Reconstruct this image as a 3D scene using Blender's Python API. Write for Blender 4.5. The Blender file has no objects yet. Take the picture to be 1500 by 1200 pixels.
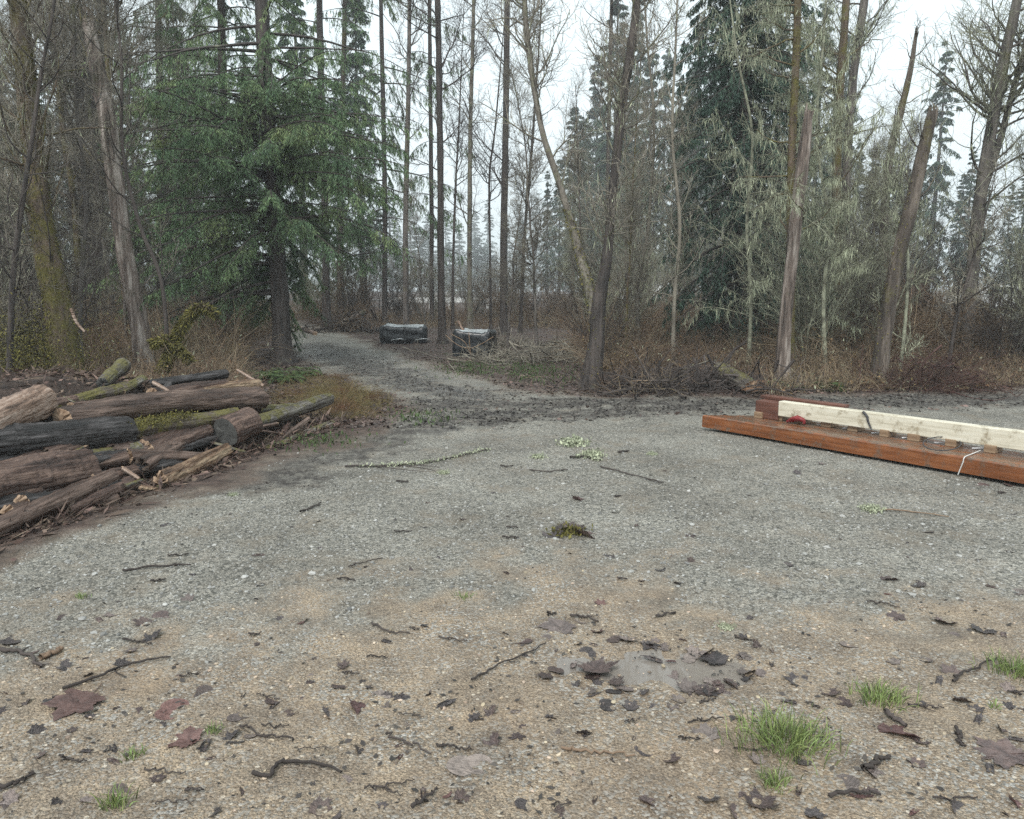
import bpy, math, random
import numpy as np
from mathutils import Vector

# ---------------------------------------------------------------- camera, world, sun
S = bpy.context.scene
C = S.collection
H = 1.6
F = 1112.0                      # focal length in pixels of the 1500 px wide photograph
PITCH = math.radians(8.94)
cam = bpy.data.cameras.new('camera'); co = bpy.data.objects.new('camera', cam); C.objects.link(co)
cam.sensor_width = 36.0; cam.lens = 36.0*F/1500.0
cam.clip_start = 0.05; cam.clip_end = 2000
co.location = (0, 0, H); co.rotation_euler = (math.radians(90)-PITCH, 0, 0)
S.camera = co

SUN_EL, SUN_AZ = math.radians(52), math.radians(200)
W = bpy.data.worlds.new('World'); S.world = W; W.use_nodes = True
nt = W.node_tree; nt.nodes.clear()
sky = nt.nodes.new('ShaderNodeTexSky'); sky.sky_type = 'NISHITA'; sky.sun_disc = False
sky.sun_elevation = SUN_EL; sky.sun_rotation = SUN_AZ
sky.air_density = 1.0; sky.dust_density = 5.0; sky.ozone_density = 1.0
hsv = nt.nodes.new('ShaderNodeHueSaturation'); hsv.inputs['Saturation'].default_value = 0.2
mixw = nt.nodes.new('ShaderNodeMix'); mixw.data_type = 'RGBA'; mixw.inputs[0].default_value = 0.75
mixw.inputs[7].default_value = (6.1, 7.0, 7.25, 1)      # even cloud cover
bg = nt.nodes.new('ShaderNodeBackground'); bg.inputs['Strength'].default_value = 0.12
out = nt.nodes.new('ShaderNodeOutputWorld')
nt.links.new(sky.outputs[0], hsv.inputs['Color']); nt.links.new(hsv.outputs[0], mixw.inputs[6])
nt.links.new(mixw.outputs[2], bg.inputs[0]); nt.links.new(bg.outputs[0], out.inputs[0])

sl = bpy.data.lights.new('sun', 'SUN'); sl.energy = 1.5; sl.angle = math.radians(25); sl.color = (1.0, 0.96, 0.9)
so = bpy.data.objects.new('sun', sl); C.objects.link(so)
so.rotation_euler = (math.radians(90)-SUN_EL, 0, math.radians(180)-SUN_AZ)
S.view_settings.view_transform = 'Standard'; S.view_settings.look = 'None'
S.view_settings.exposure = 0.82; S.view_settings.gamma = 1.0
cy = S.cycles
cy.max_bounces = 6; cy.diffuse_bounces = 3; cy.glossy_bounces = 2; cy.transmission_bounces = 4
cy.volume_bounces = 0; cy.transparent_max_bounces = 8
cy.use_denoising = False; cy.use_adaptive_sampling = False
S.render.use_persistent_data = False

# ---------------------------------------------------------------- helpers
rng = np.random.default_rng(7)
TAU = 2*math.pi
cp, sp = math.cos(PITCH), math.sin(PITCH)

def noise2(x, y, s=1.0, seed=0):
    """cheap smooth value noise, vectorised"""
    x = np.asarray(x, float)*s; y = np.asarray(y, float)*s
    xi = np.floor(x); yi = np.floor(y); fx = x-xi; fy = y-yi
    fx = fx*fx*(3-2*fx); fy = fy*fy*(3-2*fy)
    def h(a, b):
        v = np.sin(a*127.1+b*311.7+seed*74.7)*43758.5453
        return v-np.floor(v)
    return (h(xi, yi)*(1-fx)+h(xi+1, yi)*fx)*(1-fy)+(h(xi, yi+1)*(1-fx)+h(xi+1, yi+1)*fx)*fy
def fbm(x, y, s=1.0, seed=0, o=4):
    r = 0; a = 0.5; t = 0
    for k in range(o):
        r = r+a*noise2(x, y, s*2**k, seed+k*13); t += a; a *= 0.5
    return r/t
def sstep(a, b, x):
    t = np.clip((np.asarray(x, float)-a)/(b-a), 0, 1); return t*t*(3-2*t)

def terrain(x, y):
    x = np.asarray(x, float); y = np.asarray(y, float)
    z = 0.75*sstep(22, 62, y)+0.06*(fbm(x, y, 0.25, 3)-0.5)*sstep(6, 14, y)
    z = z+0.018*(fbm(x, y, 0.9, 5)-0.5)
    z = z+0.5*sstep(14, 26, np.abs(x))*sstep(9, 18, y)*(fbm(x, y, 0.08, 9)-0.2)
    return z

def ray(px, py):
    a = (px-750.0)/F; b = (py-600.0)/F
    return np.array([a, cp-b*sp, -sp-b*cp])
def P(px, py, Y):
    d = ray(px, py); s = Y/d[1]
    return np.array([d[0]*s, Y, H+d[2]*s])
def PZ(px, py, z):
    d = ray(px, py); s = (z-H)/d[2]
    return np.array([d[0]*s, d[1]*s, z])
def G(px, py):
    z = 0.0
    for _ in range(12):
        q = PZ(px, py, z); z = float(terrain(q[0], q[1]))
        if z > H-0.15: z = H-0.15
    q = PZ(px, py, z); return q
def proj(x, y, z):
    x = np.asarray(x, float); y = np.asarray(y, float); z = np.asarray(z, float)-H
    f = y*cp-z*sp; u = y*sp+z*cp
    f = np.maximum(f, 0.05)
    return 750+F*x/f, 600-F*u/f

def nrm(v):
    return v/np.maximum(np.linalg.norm(v, axis=-1, keepdims=True), 1e-9)

class MB:
    """collects vertices and faces (tri / quad / ngon), links them as ONE mesh object"""
    def __init__(s): s.v = []; s.n = 0; s.f = []; s.cols = []
    def add(s, verts, faces, mi=0, smooth=True):
        verts = np.asarray(verts, float).reshape(-1, 3); faces = np.asarray(faces, int)
        s.v.append(verts); s.f.append((faces+s.n, mi, smooth)); s.n += len(verts)
    def tubes(s, Pt, R, sides=4, mi=0, cap=False, rough=0.0, seed=None):
        Pt = np.asarray(Pt, float); R = np.asarray(R, float)
        if Pt.ndim == 2: Pt = Pt[None]; R = R[None]
        N, K, _ = Pt.shape
        if N == 0: return
        T = nrm(np.gradient(Pt, axis=1))
        m = nrm(T.mean(1)); ref = np.where(np.abs(m[:, 2:3]) > 0.8, np.array([[1.0, 0.1, 0]]), np.array([[0, 0.05, 1.0]]))
        ref = np.repeat(ref[:, None], K, 1)
        A = nrm(np.cross(T, ref)); B = np.cross(T, A)
        th = np.arange(sides)*TAU/sides
        rr = R[:, :, None]*np.ones(sides)
        if rough > 0:
            g = np.random.default_rng(seed or 1)
            w = g.normal(size=(N, K, sides)); w = (w+np.roll(w, 1, 2)+np.roll(w, 1, 1))/1.7
            lob = np.cos(th*2+g.uniform(0, 6))*0.6+np.cos(th*3+g.uniform(0, 6))*0.6
            if sides >= 24:      # furrows that run along a log
                sl_ = np.linspace(0, 1, K)[None, :, None]*K*0.045; ca, sa = np.cos(th)[None, None]*3.6, np.sin(th)[None, None]*3.6
                o_ = g.uniform(0, 50)
                w = 3.2*(fbm(ca+sl_+o_, sa+sl_*0.6, 1.6, 5)-0.5)+2.2*(fbm(ca+sl_*0.5+o_, sa, 0.5, 9)-0.5)+0.25*w
            rr = rr*(1+rough*w+rough*0.8*lob)
        V = Pt[:, :, None]+(A[:, :, None]*np.cos(th)[:, None]+B[:, :, None]*np.sin(th)[:, None])*rr[..., None]
        i = np.arange(N)[:, None, None]*K*sides; k = np.arange(K-1)[None, :, None]*sides
        j = np.arange(sides)[None, None]; j2 = (j+1) % sides
        fq = np.stack([i+k+j, i+k+j2, i+k+sides+j2, i+k+sides+j], -1).reshape(-1, 4)
        s.add(V, fq, mi)
        return V
    def capped(s, Pt, R, sides=16, mi=0, mcap=1, rough=0.0, seed=1, jag=0.0):
        """one log: tube with end caps"""
        V = s.tubes(Pt, R, sides, mi, rough=rough, seed=seed)[0]
        g = np.random.default_rng(seed+99)
        for e, ring in ((0, V[0]), (1, V[-1])):
            c = ring.mean(0); ax = nrm((Pt[0]-Pt[1]) if e == 0 else (Pt[-1]-Pt[-2]))
            vs = [ring]
            ins = c+(ring-c)*0.55+ax*(g.uniform(-1, 1, (sides, 1))*jag)
            ce = c+ax*g.uniform(0, 1)*jag*0.5+ax*0.004
            allv = np.vstack([ring, ins, ce[None]])
            q = []; t = []
            for k in range(sides):
                k2 = (k+1) % sides
                if e == 1: q.append((k, k2, sides+k2, sides+k)); t.append((sides+k, sides+k2, 2*sides))
                else: q.append((k2, k, sides+k, sides+k2)); t.append((sides+k2, sides+k, 2*sides))
            n0 = s.n; s.add(allv, q, mcap, False)
            s.f.append((np.array(t)+n0, mcap, False))
    def blades(s, base, d, L, Wd, mi=0, nr=None, g=rng):
        base = np.asarray(base, float); d = nrm(np.asarray(d, float)); N = len(base)
        if N == 0: return
        L = np.broadcast_to(L, (N,))[:, None]; Wd = np.broadcast_to(Wd, (N,))[:, None]
        if nr is None: nr = g.normal(size=(N, 3))
        side = nrm(np.cross(d, nr))
        mid = base+d*L*0.5
        V = np.stack([base, mid+side*Wd*0.5, base+d*L, mid-side*Wd*0.5], 1)
        s.add(V, np.arange(4*N).reshape(N, 4), mi, False)
    def box(s, c, size, ax=None, mi=0, bev=0.0):
        """box of size (x,y,z) centred at c, oriented by rows of ax, bevelled edges when bev > 0"""
        hx = np.array(size)/2.0
        if ax is None: ax = np.eye(3)
        ax = np.asarray(ax, float)
        import bmesh
        bm = bmesh.new(); bmesh.ops.create_cube(bm, size=1.0)
        for v in bm.verts: v.co = Vector((v.co.x*size[0], v.co.y*size[1], v.co.z*size[2]))
        if bev > 0: bmesh.ops.bevel(bm, geom=bm.edges[:], offset=bev, segments=2, affect='EDGES', profile=0.5)
        bm.verts.index_update()
        vv = np.array([v.co[:] for v in bm.verts])@ax+np.asarray(c)
        n0 = s.n; s.v.append(vv); s.n += len(vv)
        by = {}
        for f in bm.faces: by.setdefault(len(f.verts), []).append([v.index for v in f.verts])
        for k, fs in by.items(): s.f.append((np.array(fs)+n0, mi, False))
        bm.free()
    def mesh(s, name, mats):
        me = bpy.data.meshes.new(name)
        V = np.vstack(s.v).astype(np.float32)
        me.vertices.add(len(V)); me.vertices.foreach_set('co', V.ravel())
        li = np.concatenate([f.ravel() for f, m, sm in s.f]).astype(np.int32)
        tot = np.concatenate([np.full(len(f), f.shape[1]) for f, m, sm in s.f]).astype(np.int32)
        mi = np.concatenate([np.full(len(f), m) for f, m, sm in s.f]).astype(np.int32)
        sm_ = np.concatenate([np.full(len(f), sm) for f, m, sm in s.f]).astype(bool)
        st = np.concatenate([[0], np.cumsum(tot)[:-1]]).astype(np.int32)
        me.loops.add(len(li)); me.loops.foreach_set('vertex_index', li)
        me.polygons.add(len(tot)); me.polygons.foreach_set('loop_start', st)
        me.polygons.foreach_set('loop_total', tot)
        me.polygons.foreach_set('material_index', mi); me.polygons.foreach_set('use_smooth', sm_)
        for m in (mats if isinstance(mats, (list, tuple)) else [mats]): me.materials.append(m)
        me.update(calc_edges=True); me.validate(); return me
    def build(s, name, mats, parent=None):
        o = bpy.data.objects.new(name, s.mesh(name, mats)); C.objects.link(o)
        if parent: o.parent = parent
        return o

def tag(o, label=None, cat=None, group=None, kind=None):
    if label: o['label'] = label
    if cat: o['category'] = cat
    if group: o['group'] = group
    if kind: o['kind'] = kind
    return o
def thing(name, loc, label, cat, group=None, rz=0.0, sc=1.0):
    o = bpy.data.objects.new(name, None); C.objects.link(o); o.empty_display_size = 0.2
    o.location = loc; o.rotation_euler = (0, 0, rz); o.scale = (sc, sc, sc)
    return tag(o, label, cat, group)
def copy_tree(o, parent=None):
    c = o.copy(); C.objects.link(c); c.parent = parent
    for ch in list(o.children): copy_tree(ch, c)
    return c

# ---------------------------------------------------------------- materials
def mat(name, stops, scale=6.0, stretch=(1, 1, 1), rough=0.85, bump=0.3, bscale=None, bdist=0.01, detail=6, spec=0.3,
        island=0.0, objvar=0.0, moss=None, mossamt=0.5, mossscale=1.5, mossup=0.0, trans=0.0, roughvar=0.0):
    m = bpy.data.materials.new(name); m.use_nodes = True
    n = m.node_tree.nodes; l = m.node_tree.links; b = n['Principled BSDF']
    b.inputs['Roughness'].default_value = rough
    b.inputs['Specular IOR Level'].default_value = spec
    tc = n.new('ShaderNodeTexCoord'); mp = n.new('ShaderNodeMapping'); mp.inputs['Scale'].default_value = stretch
    l.new(tc.outputs['Object'], mp.inputs['Vector'])
    nz = n.new('ShaderNodeTexNoise'); nz.inputs['Scale'].default_value = scale; nz.inputs['Detail'].default_value = detail
    nz.inputs['Roughness'].default_value = 0.65
    l.new(mp.outputs[0], nz.inputs['Vector'])
    rp = n.new('ShaderNodeValToRGB'); els = rp.color_ramp.elements
    while len(els) < len(stops): els.new(0.5)
    for e, (p, c) in zip(els, stops): e.position = p; e.color = (*c, 1)
    l.new(nz.outputs[0], rp.inputs[0]); colr = rp.outputs[0]
    if moss:
        n2 = n.new('ShaderNodeTexNoise'); n2.inputs['Scale'].default_value = mossscale; n2.inputs['Detail'].default_value = 8
        n2.inputs['Roughness'].default_value = 0.7
        l.new(tc.outputs['Object'], n2.inputs['Vector'])
        src = n2.outputs[0]
        if mossup:
            ge = n.new('ShaderNodeNewGeometry'); sx = n.new('ShaderNodeSeparateXYZ'); l.new(ge.outputs['Normal'], sx.inputs[0])
            ma = n.new('ShaderNodeMath'); ma.operation = 'MULTIPLY_ADD'; ma.inputs[1].default_value = mossup
            l.new(sx.outputs[2], ma.inputs[0]); l.new(n2.outputs[0], ma.inputs[2]); src = ma.outputs[0]
        mr = n.new('ShaderNodeMapRange'); mr.inputs[1].default_value = 0.62-mossamt*0.25; mr.inputs[2].default_value = 0.72-mossamt*0.2
        l.new(src, mr.inputs[0])
        mx = n.new('ShaderNodeMix'); mx.data_type = 'RGBA'; l.new(mr.outputs[0], mx.inputs[0]); l.new(colr, mx.inputs[6])
        nm = n.new('ShaderNodeTexNoise'); nm.inputs['Scale'].default_value = 30; l.new(tc.outputs['Object'], nm.inputs['Vector'])
        mm = n.new('ShaderNodeMix'); mm.data_type = 'RGBA'; l.new(nm.outputs[0], mm.inputs[0])
        mm.inputs[6].default_value = (*[c*0.35 for c in moss], 1); mm.inputs[7].default_value = (*[c*1.5 for c in moss], 1)
        l.new(mm.outputs[2], mx.inputs[7]); colr = mx.outputs[2]
    if island or objvar:
        hs = n.new('ShaderNodeHueSaturation'); l.new(colr, hs.inputs['Color']); colr = hs.outputs[0]
        if island:
            ge2 = n.new('ShaderNodeNewGeometry'); src = ge2.outputs['Random Per Island']; amt = island
        else:
            oi = n.new('ShaderNodeObjectInfo'); src = oi.outputs['Random']; amt = objvar
        mr2 = n.new('ShaderNodeMapRange'); mr2.inputs[3].default_value = 1-amt; mr2.inputs[4].default_value = 1+amt
        l.new(src, mr2.inputs[0]); l.new(mr2.outputs[0], hs.inputs['Value'])
        mr3 = n.new('ShaderNodeMapRange'); mr3.inputs[3].default_value = 0.5-0.03*amt; mr3.inputs[4].default_value = 0.5+0.03*amt
        ms = n.new('ShaderNodeMath'); ms.operation = 'FRACT'; m7 = n.new('ShaderNodeMath'); m7.operation = 'MULTIPLY'; m7.inputs[1].default_value = 7.31
        l.new(src, m7.inputs[0]); l.new(m7.outputs[0], ms.inputs[0]); l.new(ms.outputs[0], mr3.inputs[0]); l.new(mr3.outputs[0], hs.inputs['Hue'])
    l.new(colr, b.inputs['Base Color'])
    if roughvar:
        mrr = n.new('ShaderNodeMapRange'); mrr.inputs[3].default_value = rough-roughvar; mrr.inputs[4].default_value = rough+roughvar*0.5
        mrr.inputs[1].default_value = 0.35; mrr.inputs[2].default_value = 0.65
        l.new(nz.outputs[0], mrr.inputs[0]); l.new(mrr.outputs[0], b.inputs['Roughness'])
    if bump:
        nb = n.new('ShaderNodeTexNoise'); nb.inputs['Scale'].default_value = bscale or scale*2.5; nb.inputs['Detail'].default_value = 8
        l.new(mp.outputs[0], nb.inputs['Vector'])
        bu = n.new('ShaderNodeBump'); bu.inputs['Strength'].default_value = bump; bu.inputs['Distance'].default_value = bdist
        l.new(nb.outputs[0], bu.inputs['Height']); l.new(bu.outputs[0], b.inputs['Normal'])
    return m

def mono(c, v=0.4):
    return [(0.3, tuple(x*(1-v) for x in c)), (0.7, tuple(x*(1+v) for x in c))]
ST = (1, 1, 0.12)       # bark runs up the trunk
MOSS = (0.11, 0.098, 0.03); LICH = (0.34, 0.37, 0.24)
M = {}
M['bark_mossy'] = mat('mossy bark', [(0.35, (0.045, 0.034, 0.026)), (0.6, (0.14, 0.105, 0.075))], 14, ST, 0.85, 0.8, 30, 0.02, moss=MOSS, mossamt=0.66, mossscale=3.2)
M['bark_grey'] = mat('grey bark', [(0.35, (0.05, 0.045, 0.042)), (0.62, (0.17, 0.15, 0.135))], 12, ST, 0.85, 0.8, 30, 0.02, objvar=0.3, moss=(0.12, 0.12, 0.05), mossamt=0.35)
M['bark_dark'] = mat('dark wet bark', [(0.35, (0.022, 0.019, 0.018)), (0.65, (0.085, 0.07, 0.062))], 12, ST, 0.7, 0.8, 30, 0.02, moss=(0.2, 0.2, 0.13), mossamt=0.1)
M['bark_lichen'] = mat('pale lichen bark', [(0.35, (0.055, 0.046, 0.04)), (0.62, (0.2, 0.18, 0.15))], 10, (1, 1, 0.3), 0.85, 0.8, 30, 0.02, moss=(0.18, 0.185, 0.115), mossamt=0.5, mossscale=4)
M['snag_red'] = mat('bare reddish snag wood', [(0.34, (0.03, 0.024, 0.021)), (0.5, (0.165, 0.13, 0.11)), (0.66, (0.42, 0.375, 0.335))], 9, ST, 0.8, 1.0, 30, 0.03, moss=(0.05, 0.05, 0.03), mossamt=0.3)
M['snag_dark'] = mat('dark snag bark', [(0.3, (0.022, 0.019, 0.017)), (0.5, (0.08, 0.065, 0.054)), (0.66, (0.18, 0.15, 0.125))], 9, ST, 0.85, 1.0, 30, 0.02, moss=(0.12, 0.11, 0.04), mossamt=0.4)
M['snag_orange'] = mat('torn orange wood', [(0.35, (0.09, 0.05, 0.03)), (0.65, (0.26, 0.15, 0.085))], 12, ST, 0.85, 0.6)
M['twig'] = mat('bare twigs', [(0.35, (0.10, 0.09, 0.075)), (0.65, (0.28, 0.255, 0.205))], 1.5, rough=0.9, bump=0, objvar=0.3)
M['twig_dark'] = mat('dark twigs', mono((0.055, 0.046, 0.042)), 2, rough=0.9, bump=0, objvar=0.25)
M['twig_lichen'] = mat('lichened twigs', [(0.4, (0.11, 0.105, 0.08)), (0.6, (0.36, 0.37, 0.27))], 4, rough=0.95, bump=0, objvar=0.2)
M['lichen'] = mat('hanging lichen', mono((0.33, 0.355, 0.25), 0.35), 3, rough=1, bump=0, island=0.35)
M['moss'] = mat('yellow green moss', mono((0.11, 0.1, 0.03), 0.6), 8, rough=1, bump=0, island=0.4)
M['needle'] = mat('green needles', [(0.3, (0.045, 0.088, 0.05)), (0.5, (0.11, 0.178, 0.085)), (0.7, (0.24, 0.29, 0.125))], 0.7, rough=0.7, bump=0, island=0.45, spec=0.3)
M['needle_dark'] = mat('dark needles', [(0.3, (0.02, 0.045, 0.036)), (0.7, (0.065, 0.11, 0.075))], 0.8, rough=0.75, bump=0, island=0.4)
M['needle_far'] = mat('blue green needles', [(0.3, (0.025, 0.05, 0.036)), (0.7, (0.065, 0.1, 0.065))], 0.6, rough=0.8, bump=0, island=0.35, objvar=0)
M['cane'] = mat('brown canes', [(0.3, (0.085, 0.058, 0.042)), (0.5, (0.18, 0.13, 0.088)), (0.7, (0.30, 0.25, 0.165))], 0.45, rough=0.9, bump=0, island=0.5)
M['deadleaf'] = mat('dead hanging leaves', [(0.3, (0.07, 0.04, 0.025)), (0.5, (0.16, 0.095, 0.05)), (0.7, (0.2, 0.17, 0.07))], 0.4, rough=0.9, bump=0, island=0.5)
M['rust'] = mat('rusty dead bracken', [(0.35, (0.13, 0.062, 0.034)), (0.5, (0.13, 0.1, 0.045)), (0.65, (0.17, 0.15, 0.06))], 1.6, rough=0.9, bump=0, island=0.5)
M['fern'] = mat('fern green', [(0.3, (0.03, 0.055, 0.018)), (0.7, (0.08, 0.12, 0.04))], 2, rough=0.7, bump=0, island=0.4)
M['grass'] = mat('grass blades', [(0.3, (0.10, 0.15, 0.045)), (0.7, (0.24, 0.29, 0.11))], 5, rough=0.6, bump=0, island=0.65)
M['litter'] = mat('wet leaf litter', [(0.3, (0.03, 0.022, 0.02)), (0.5, (0.085, 0.058, 0.048)), (0.72, (0.17, 0.12, 0.095))], 1.2, rough=0.55, bump=0, island=0.6, spec=0.5)
M['chip'] = mat('dark mulch chips', [(0.3, (0.02, 0.018, 0.017)), (0.7, (0.07, 0.058, 0.05))], 2, rough=0.6, bump=0, island=0.6, spec=0.5)
LG = (0.2, 1, 1)        # log materials: object x runs along the log
def logm(name, a, b_, c, moss=None, amt=0.4, rough=0.52, roughvar=0.15):
    return mat(name, [(0.32, a), (0.5, b_), (0.68, c)], 16, (0.10, 1, 1), rough, 1.0, 45, 0.03, detail=10, moss=moss, mossamt=amt, mossscale=7, mossup=0.12, roughvar=roughvar, spec=0.4)
M['log_brown'] = logm('brown log bark', (0.016, 0.010, 0.008), (0.08, 0.052, 0.040), (0.22, 0.155, 0.125))
M['log_dark'] = logm('black wet log bark', (0.006, 0.0055, 0.006), (0.022, 0.019, 0.018), (0.12, 0.11, 0.11), rough=0.55)  # palest stop puts the wet sheen into the colour
M['log_pale'] = logm('weathered pale log', (0.05, 0.03, 0.021), (0.22, 0.145, 0.105), (0.46, 0.37, 0.31))
M['log_grey'] = logm('grey log bark', (0.02, 0.017, 0.014), (0.09, 0.077, 0.066), (0.27, 0.25, 0.22), MOSS, 0.35)
M['log_mossy'] = logm('mossy log bark', (0.025, 0.019, 0.015), (0.08, 0.06, 0.045), (0.17, 0.14, 0.11), (0.12, 0.105, 0.028), 0.55)
M['log_rot'] = logm('rotten tan wood', (0.03, 0.017, 0.011), (0.16, 0.098, 0.06), (0.40, 0.30, 0.2))
M['log_red'] = logm('red brown rotten log', (0.016, 0.010, 0.008), (0.075, 0.046, 0.036), (0.2, 0.135, 0.105))
M['cut_pale'] = mat('pale cut wood', [(0.35, (0.2, 0.13, 0.085)), (0.65, (0.42, 0.31, 0.22))], 18, rough=0.8, bump=0.5, bdist=0.008)
M['cut_grey'] = mat('weathered grey cut end', [(0.35, (0.045, 0.045, 0.043)), (0.65, (0.1, 0.1, 0.095))], 18, rough=0.8, bump=0.5, bdist=0.006)
M['cut_dark'] = mat('dark cut end', [(0.35, (0.03, 0.022, 0.018)), (0.65, (0.11, 0.08, 0.06))], 18, rough=0.8, bump=0.5, bdist=0.008)

# ---------------------------------------------------------------- ground
def axis(parts):
    a = []
    for x0, x1, st in parts: a.append(np.arange(x0, x1, st))
    return np.concatenate(a)
def grow_out(x, st, lim, k=1.09):
    r = []
    while x < lim: r.append(x); x += st; st *= k
    r.append(lim); return np.array(r)
xs_r = np.concatenate([np.arange(0, 5.0, 0.045), grow_out(5.0, 0.06, 400, 1.07)])
xs = np.concatenate([-xs_r[:0:-1], xs_r])
ys = np.concatenate([-grow_out(0, 0.5, 60, 1.3)[:0:-1], np.arange(0, 1.5, 0.15), np.arange(1.5, 9, 0.04), grow_out(9, 0.05, 420, 1.035)])
gx, gy = np.meshgrid(xs, ys)
ROAD = [(-2500, 1500), (-900, 1200), (-300, 950), (0, 800), (200, 738), (370, 690), (470, 655), (560, 622), (592, 596), (560, 574), (505, 558), (462, 538), (438, 516), (410, 492), (395, 478),
        (430, 476), (500, 490), (560, 508), (622, 530), (690, 553), (750, 569), (850, 578), (1000, 584), (1140, 582), (1300, 578), (1500, 572), (1900, 566), (4000, 560), (4000, 1500)]
def seg_dist(px, py, pts, closed=False):
    d = np.full(px.shape, 1e9); pts = np.array(pts, float)
    n = len(pts) if closed else len(pts)-1
    for k in range(n):
        a = pts[k]; b = pts[(k+1) % len(pts)]; ab = b-a
        t = np.clip(((px-a[0])*ab[0]+(py-a[1])*ab[1])/(ab@ab), 0, 1)
        d = np.minimum(d, np.hypot(px-a[0]-t*ab[0], py-a[1]-t*ab[1]))
    return d
def inside(px, py, pts):
    r = np.zeros(px.shape, bool); pts = np.array(pts, float); n = len(pts)
    for k in range(n):
        x1, y1 = pts[k]; x2, y2 = pts[(k+1) % n]
        if y1 == y2: continue
        c = (y1 > py) != (y2 > py)
        r ^= c & (px < (x2-x1)*(py-y1)/(y2-y1)+x1)
    return r
ROADW = [tuple(PZ(a, b, 0)[:2]) for a, b in ROAD]      # the drive's outline on the ground, in metres
TRACKS = [[(385, 705), (470, 668), (560, 636), (650, 618), (760, 608), (900, 602), (1050, 594)], [(560, 600), (640, 590), (760, 590), (900, 590), (1040, 586)],
          [(1030, 590), (1150, 586), (1300, 584), (1500, 580), (1800, 576)], [(455, 505), (520, 530), (600, 560), (700, 580)]]
TRACKSW = [[tuple(PZ(a, b, 0)[:2]) for a, b in t] for t in TRACKS]
WETS = [[(470, 500), (560, 530), (620, 548), (700, 565)], [(432, 500), (500, 540), (590, 566), (700, 582)]]
RUTS = [[(1700, 780), (1100, 690), (800, 652), (620, 622)], [(1700, 900), (1050, 745), (760, 692), (560, 655)]]
RUTSW = [[tuple(PZ(a, b, 0)[:2]) for a, b in t] for t in RUTS]
WETSW = [[tuple(PZ(a, b, 0)[:2]) for a, b in t] for t in WETS]
DIRT = [(-400, 915), (0, 893), (200, 885), (350, 892), (480, 888), (600, 868), (700, 852), (830, 832), (900, 846), (1000, 868), (1100, 893), (1200, 905), (1300, 915), (1500, 903), (1900, 900)]
DIRTW = np.array([PZ(a, b, 0)[:2] for a, b in DIRT])
def zones(x, y):
    """weights (gravel, litter, mud, wet) on the ground at world x, y"""
    x = np.asarray(x, float); y = np.asarray(y, float)
    n = fbm(x, y, 1.3, 21)-0.5; nf = fbm(x, y, 6, 31)-0.5
    sd = seg_dist(x, y, ROADW, True)*np.where(inside(x, y, ROADW), 1, -1)
    road = sstep(-0.25, 0.35, sd+n*1.1+nf*0.5)
    dirt = sstep(0.55, -0.4, y-np.interp(x, DIRTW[:, 0], DIRTW[:, 1])+n*1.6+nf*1.4+1.0*(fbm(x, y, 0.55, 63)-0.5))
    mud = 0
    for t, w in zip(TRACKSW, (0.5, 0.6, 0.85, 0.65)):
        mud = np.maximum(mud, sstep(w*1.5, w*0.3, seg_dist(x, y, t)+n*0.9+nf*1.2))
    wet = 0
    for t in WETSW: wet = np.maximum(wet, sstep(0.9, 0.1, seg_dist(x, y, t)+n*1.2+nf*1.0))
    for t in RUTSW: wet = np.maximum(wet, 0.55*sstep(0.5, 0.1, seg_dist(x, y, t)+n*0.7+nf*0.5))
    pd = np.hypot((x-PUD[0])/0.30, (y-PUD[1])/0.13)
    wet = np.maximum(wet, 0.75*sstep(2.8, 1.0, pd+n*1.8))*(1-0.75*sstep(1.3, 0.7, pd))
    wet = np.maximum(wet, 0.85*sstep(0.53, 0.68, fbm(x, y, 1.3, 77))*dirt)
    return road*(1-dirt), 1-road, mud*road, wet
PUD = PZ(955, 988, 0)[:2]
gz = terrain(gx, gy)
fgx, fgy = gx.ravel(), gy.ravel()
zg, zl, zm, zw = zones(fgx, fgy)
fgz = gz.ravel()+0.010*(fbm(fgx, fgy, 7, 41)-0.5)*(1+1.5*zm)+0.02*(fbm(fgx, fgy, 2.2, 43)-0.5)*zm+0.05*zl*(fbm(fgx, fgy, 1.5, 51)-0.35)
pdd = np.hypot((fgx-PUD[0])/0.30, (fgy-PUD[1])/0.13)
fgz = fgz-0.011*sstep(2.2, 0.2, pdd)+0.022*(fbm(fgx, fgy, 6.5, 81)-0.5)*sstep(3.2, 1.2, pdd)
def gnd(x, y):
    """ground height used to set things down (vectorised)"""
    x = np.asarray(x, float); y = np.asarray(y, float); g_, l_, m_, w_ = zones(x, y)
    return terrain(x, y)+0.010*(fbm(x, y, 7, 41)-0.5)*(1+1.5*m_)+0.02*(fbm(x, y, 2.2, 43)-0.5)*m_+0.05*l_*(fbm(x, y, 1.5, 51)-0.35)
ny, nx = gx.shape
ii = (np.arange(ny-1)[:, None]*nx+np.arange(nx-1)[None]).ravel()
gb = MB(); gb.add(np.stack([fgx, fgy, fgz], 1), np.stack([ii, ii+1, ii+nx+1, ii+nx], 1))

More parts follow.
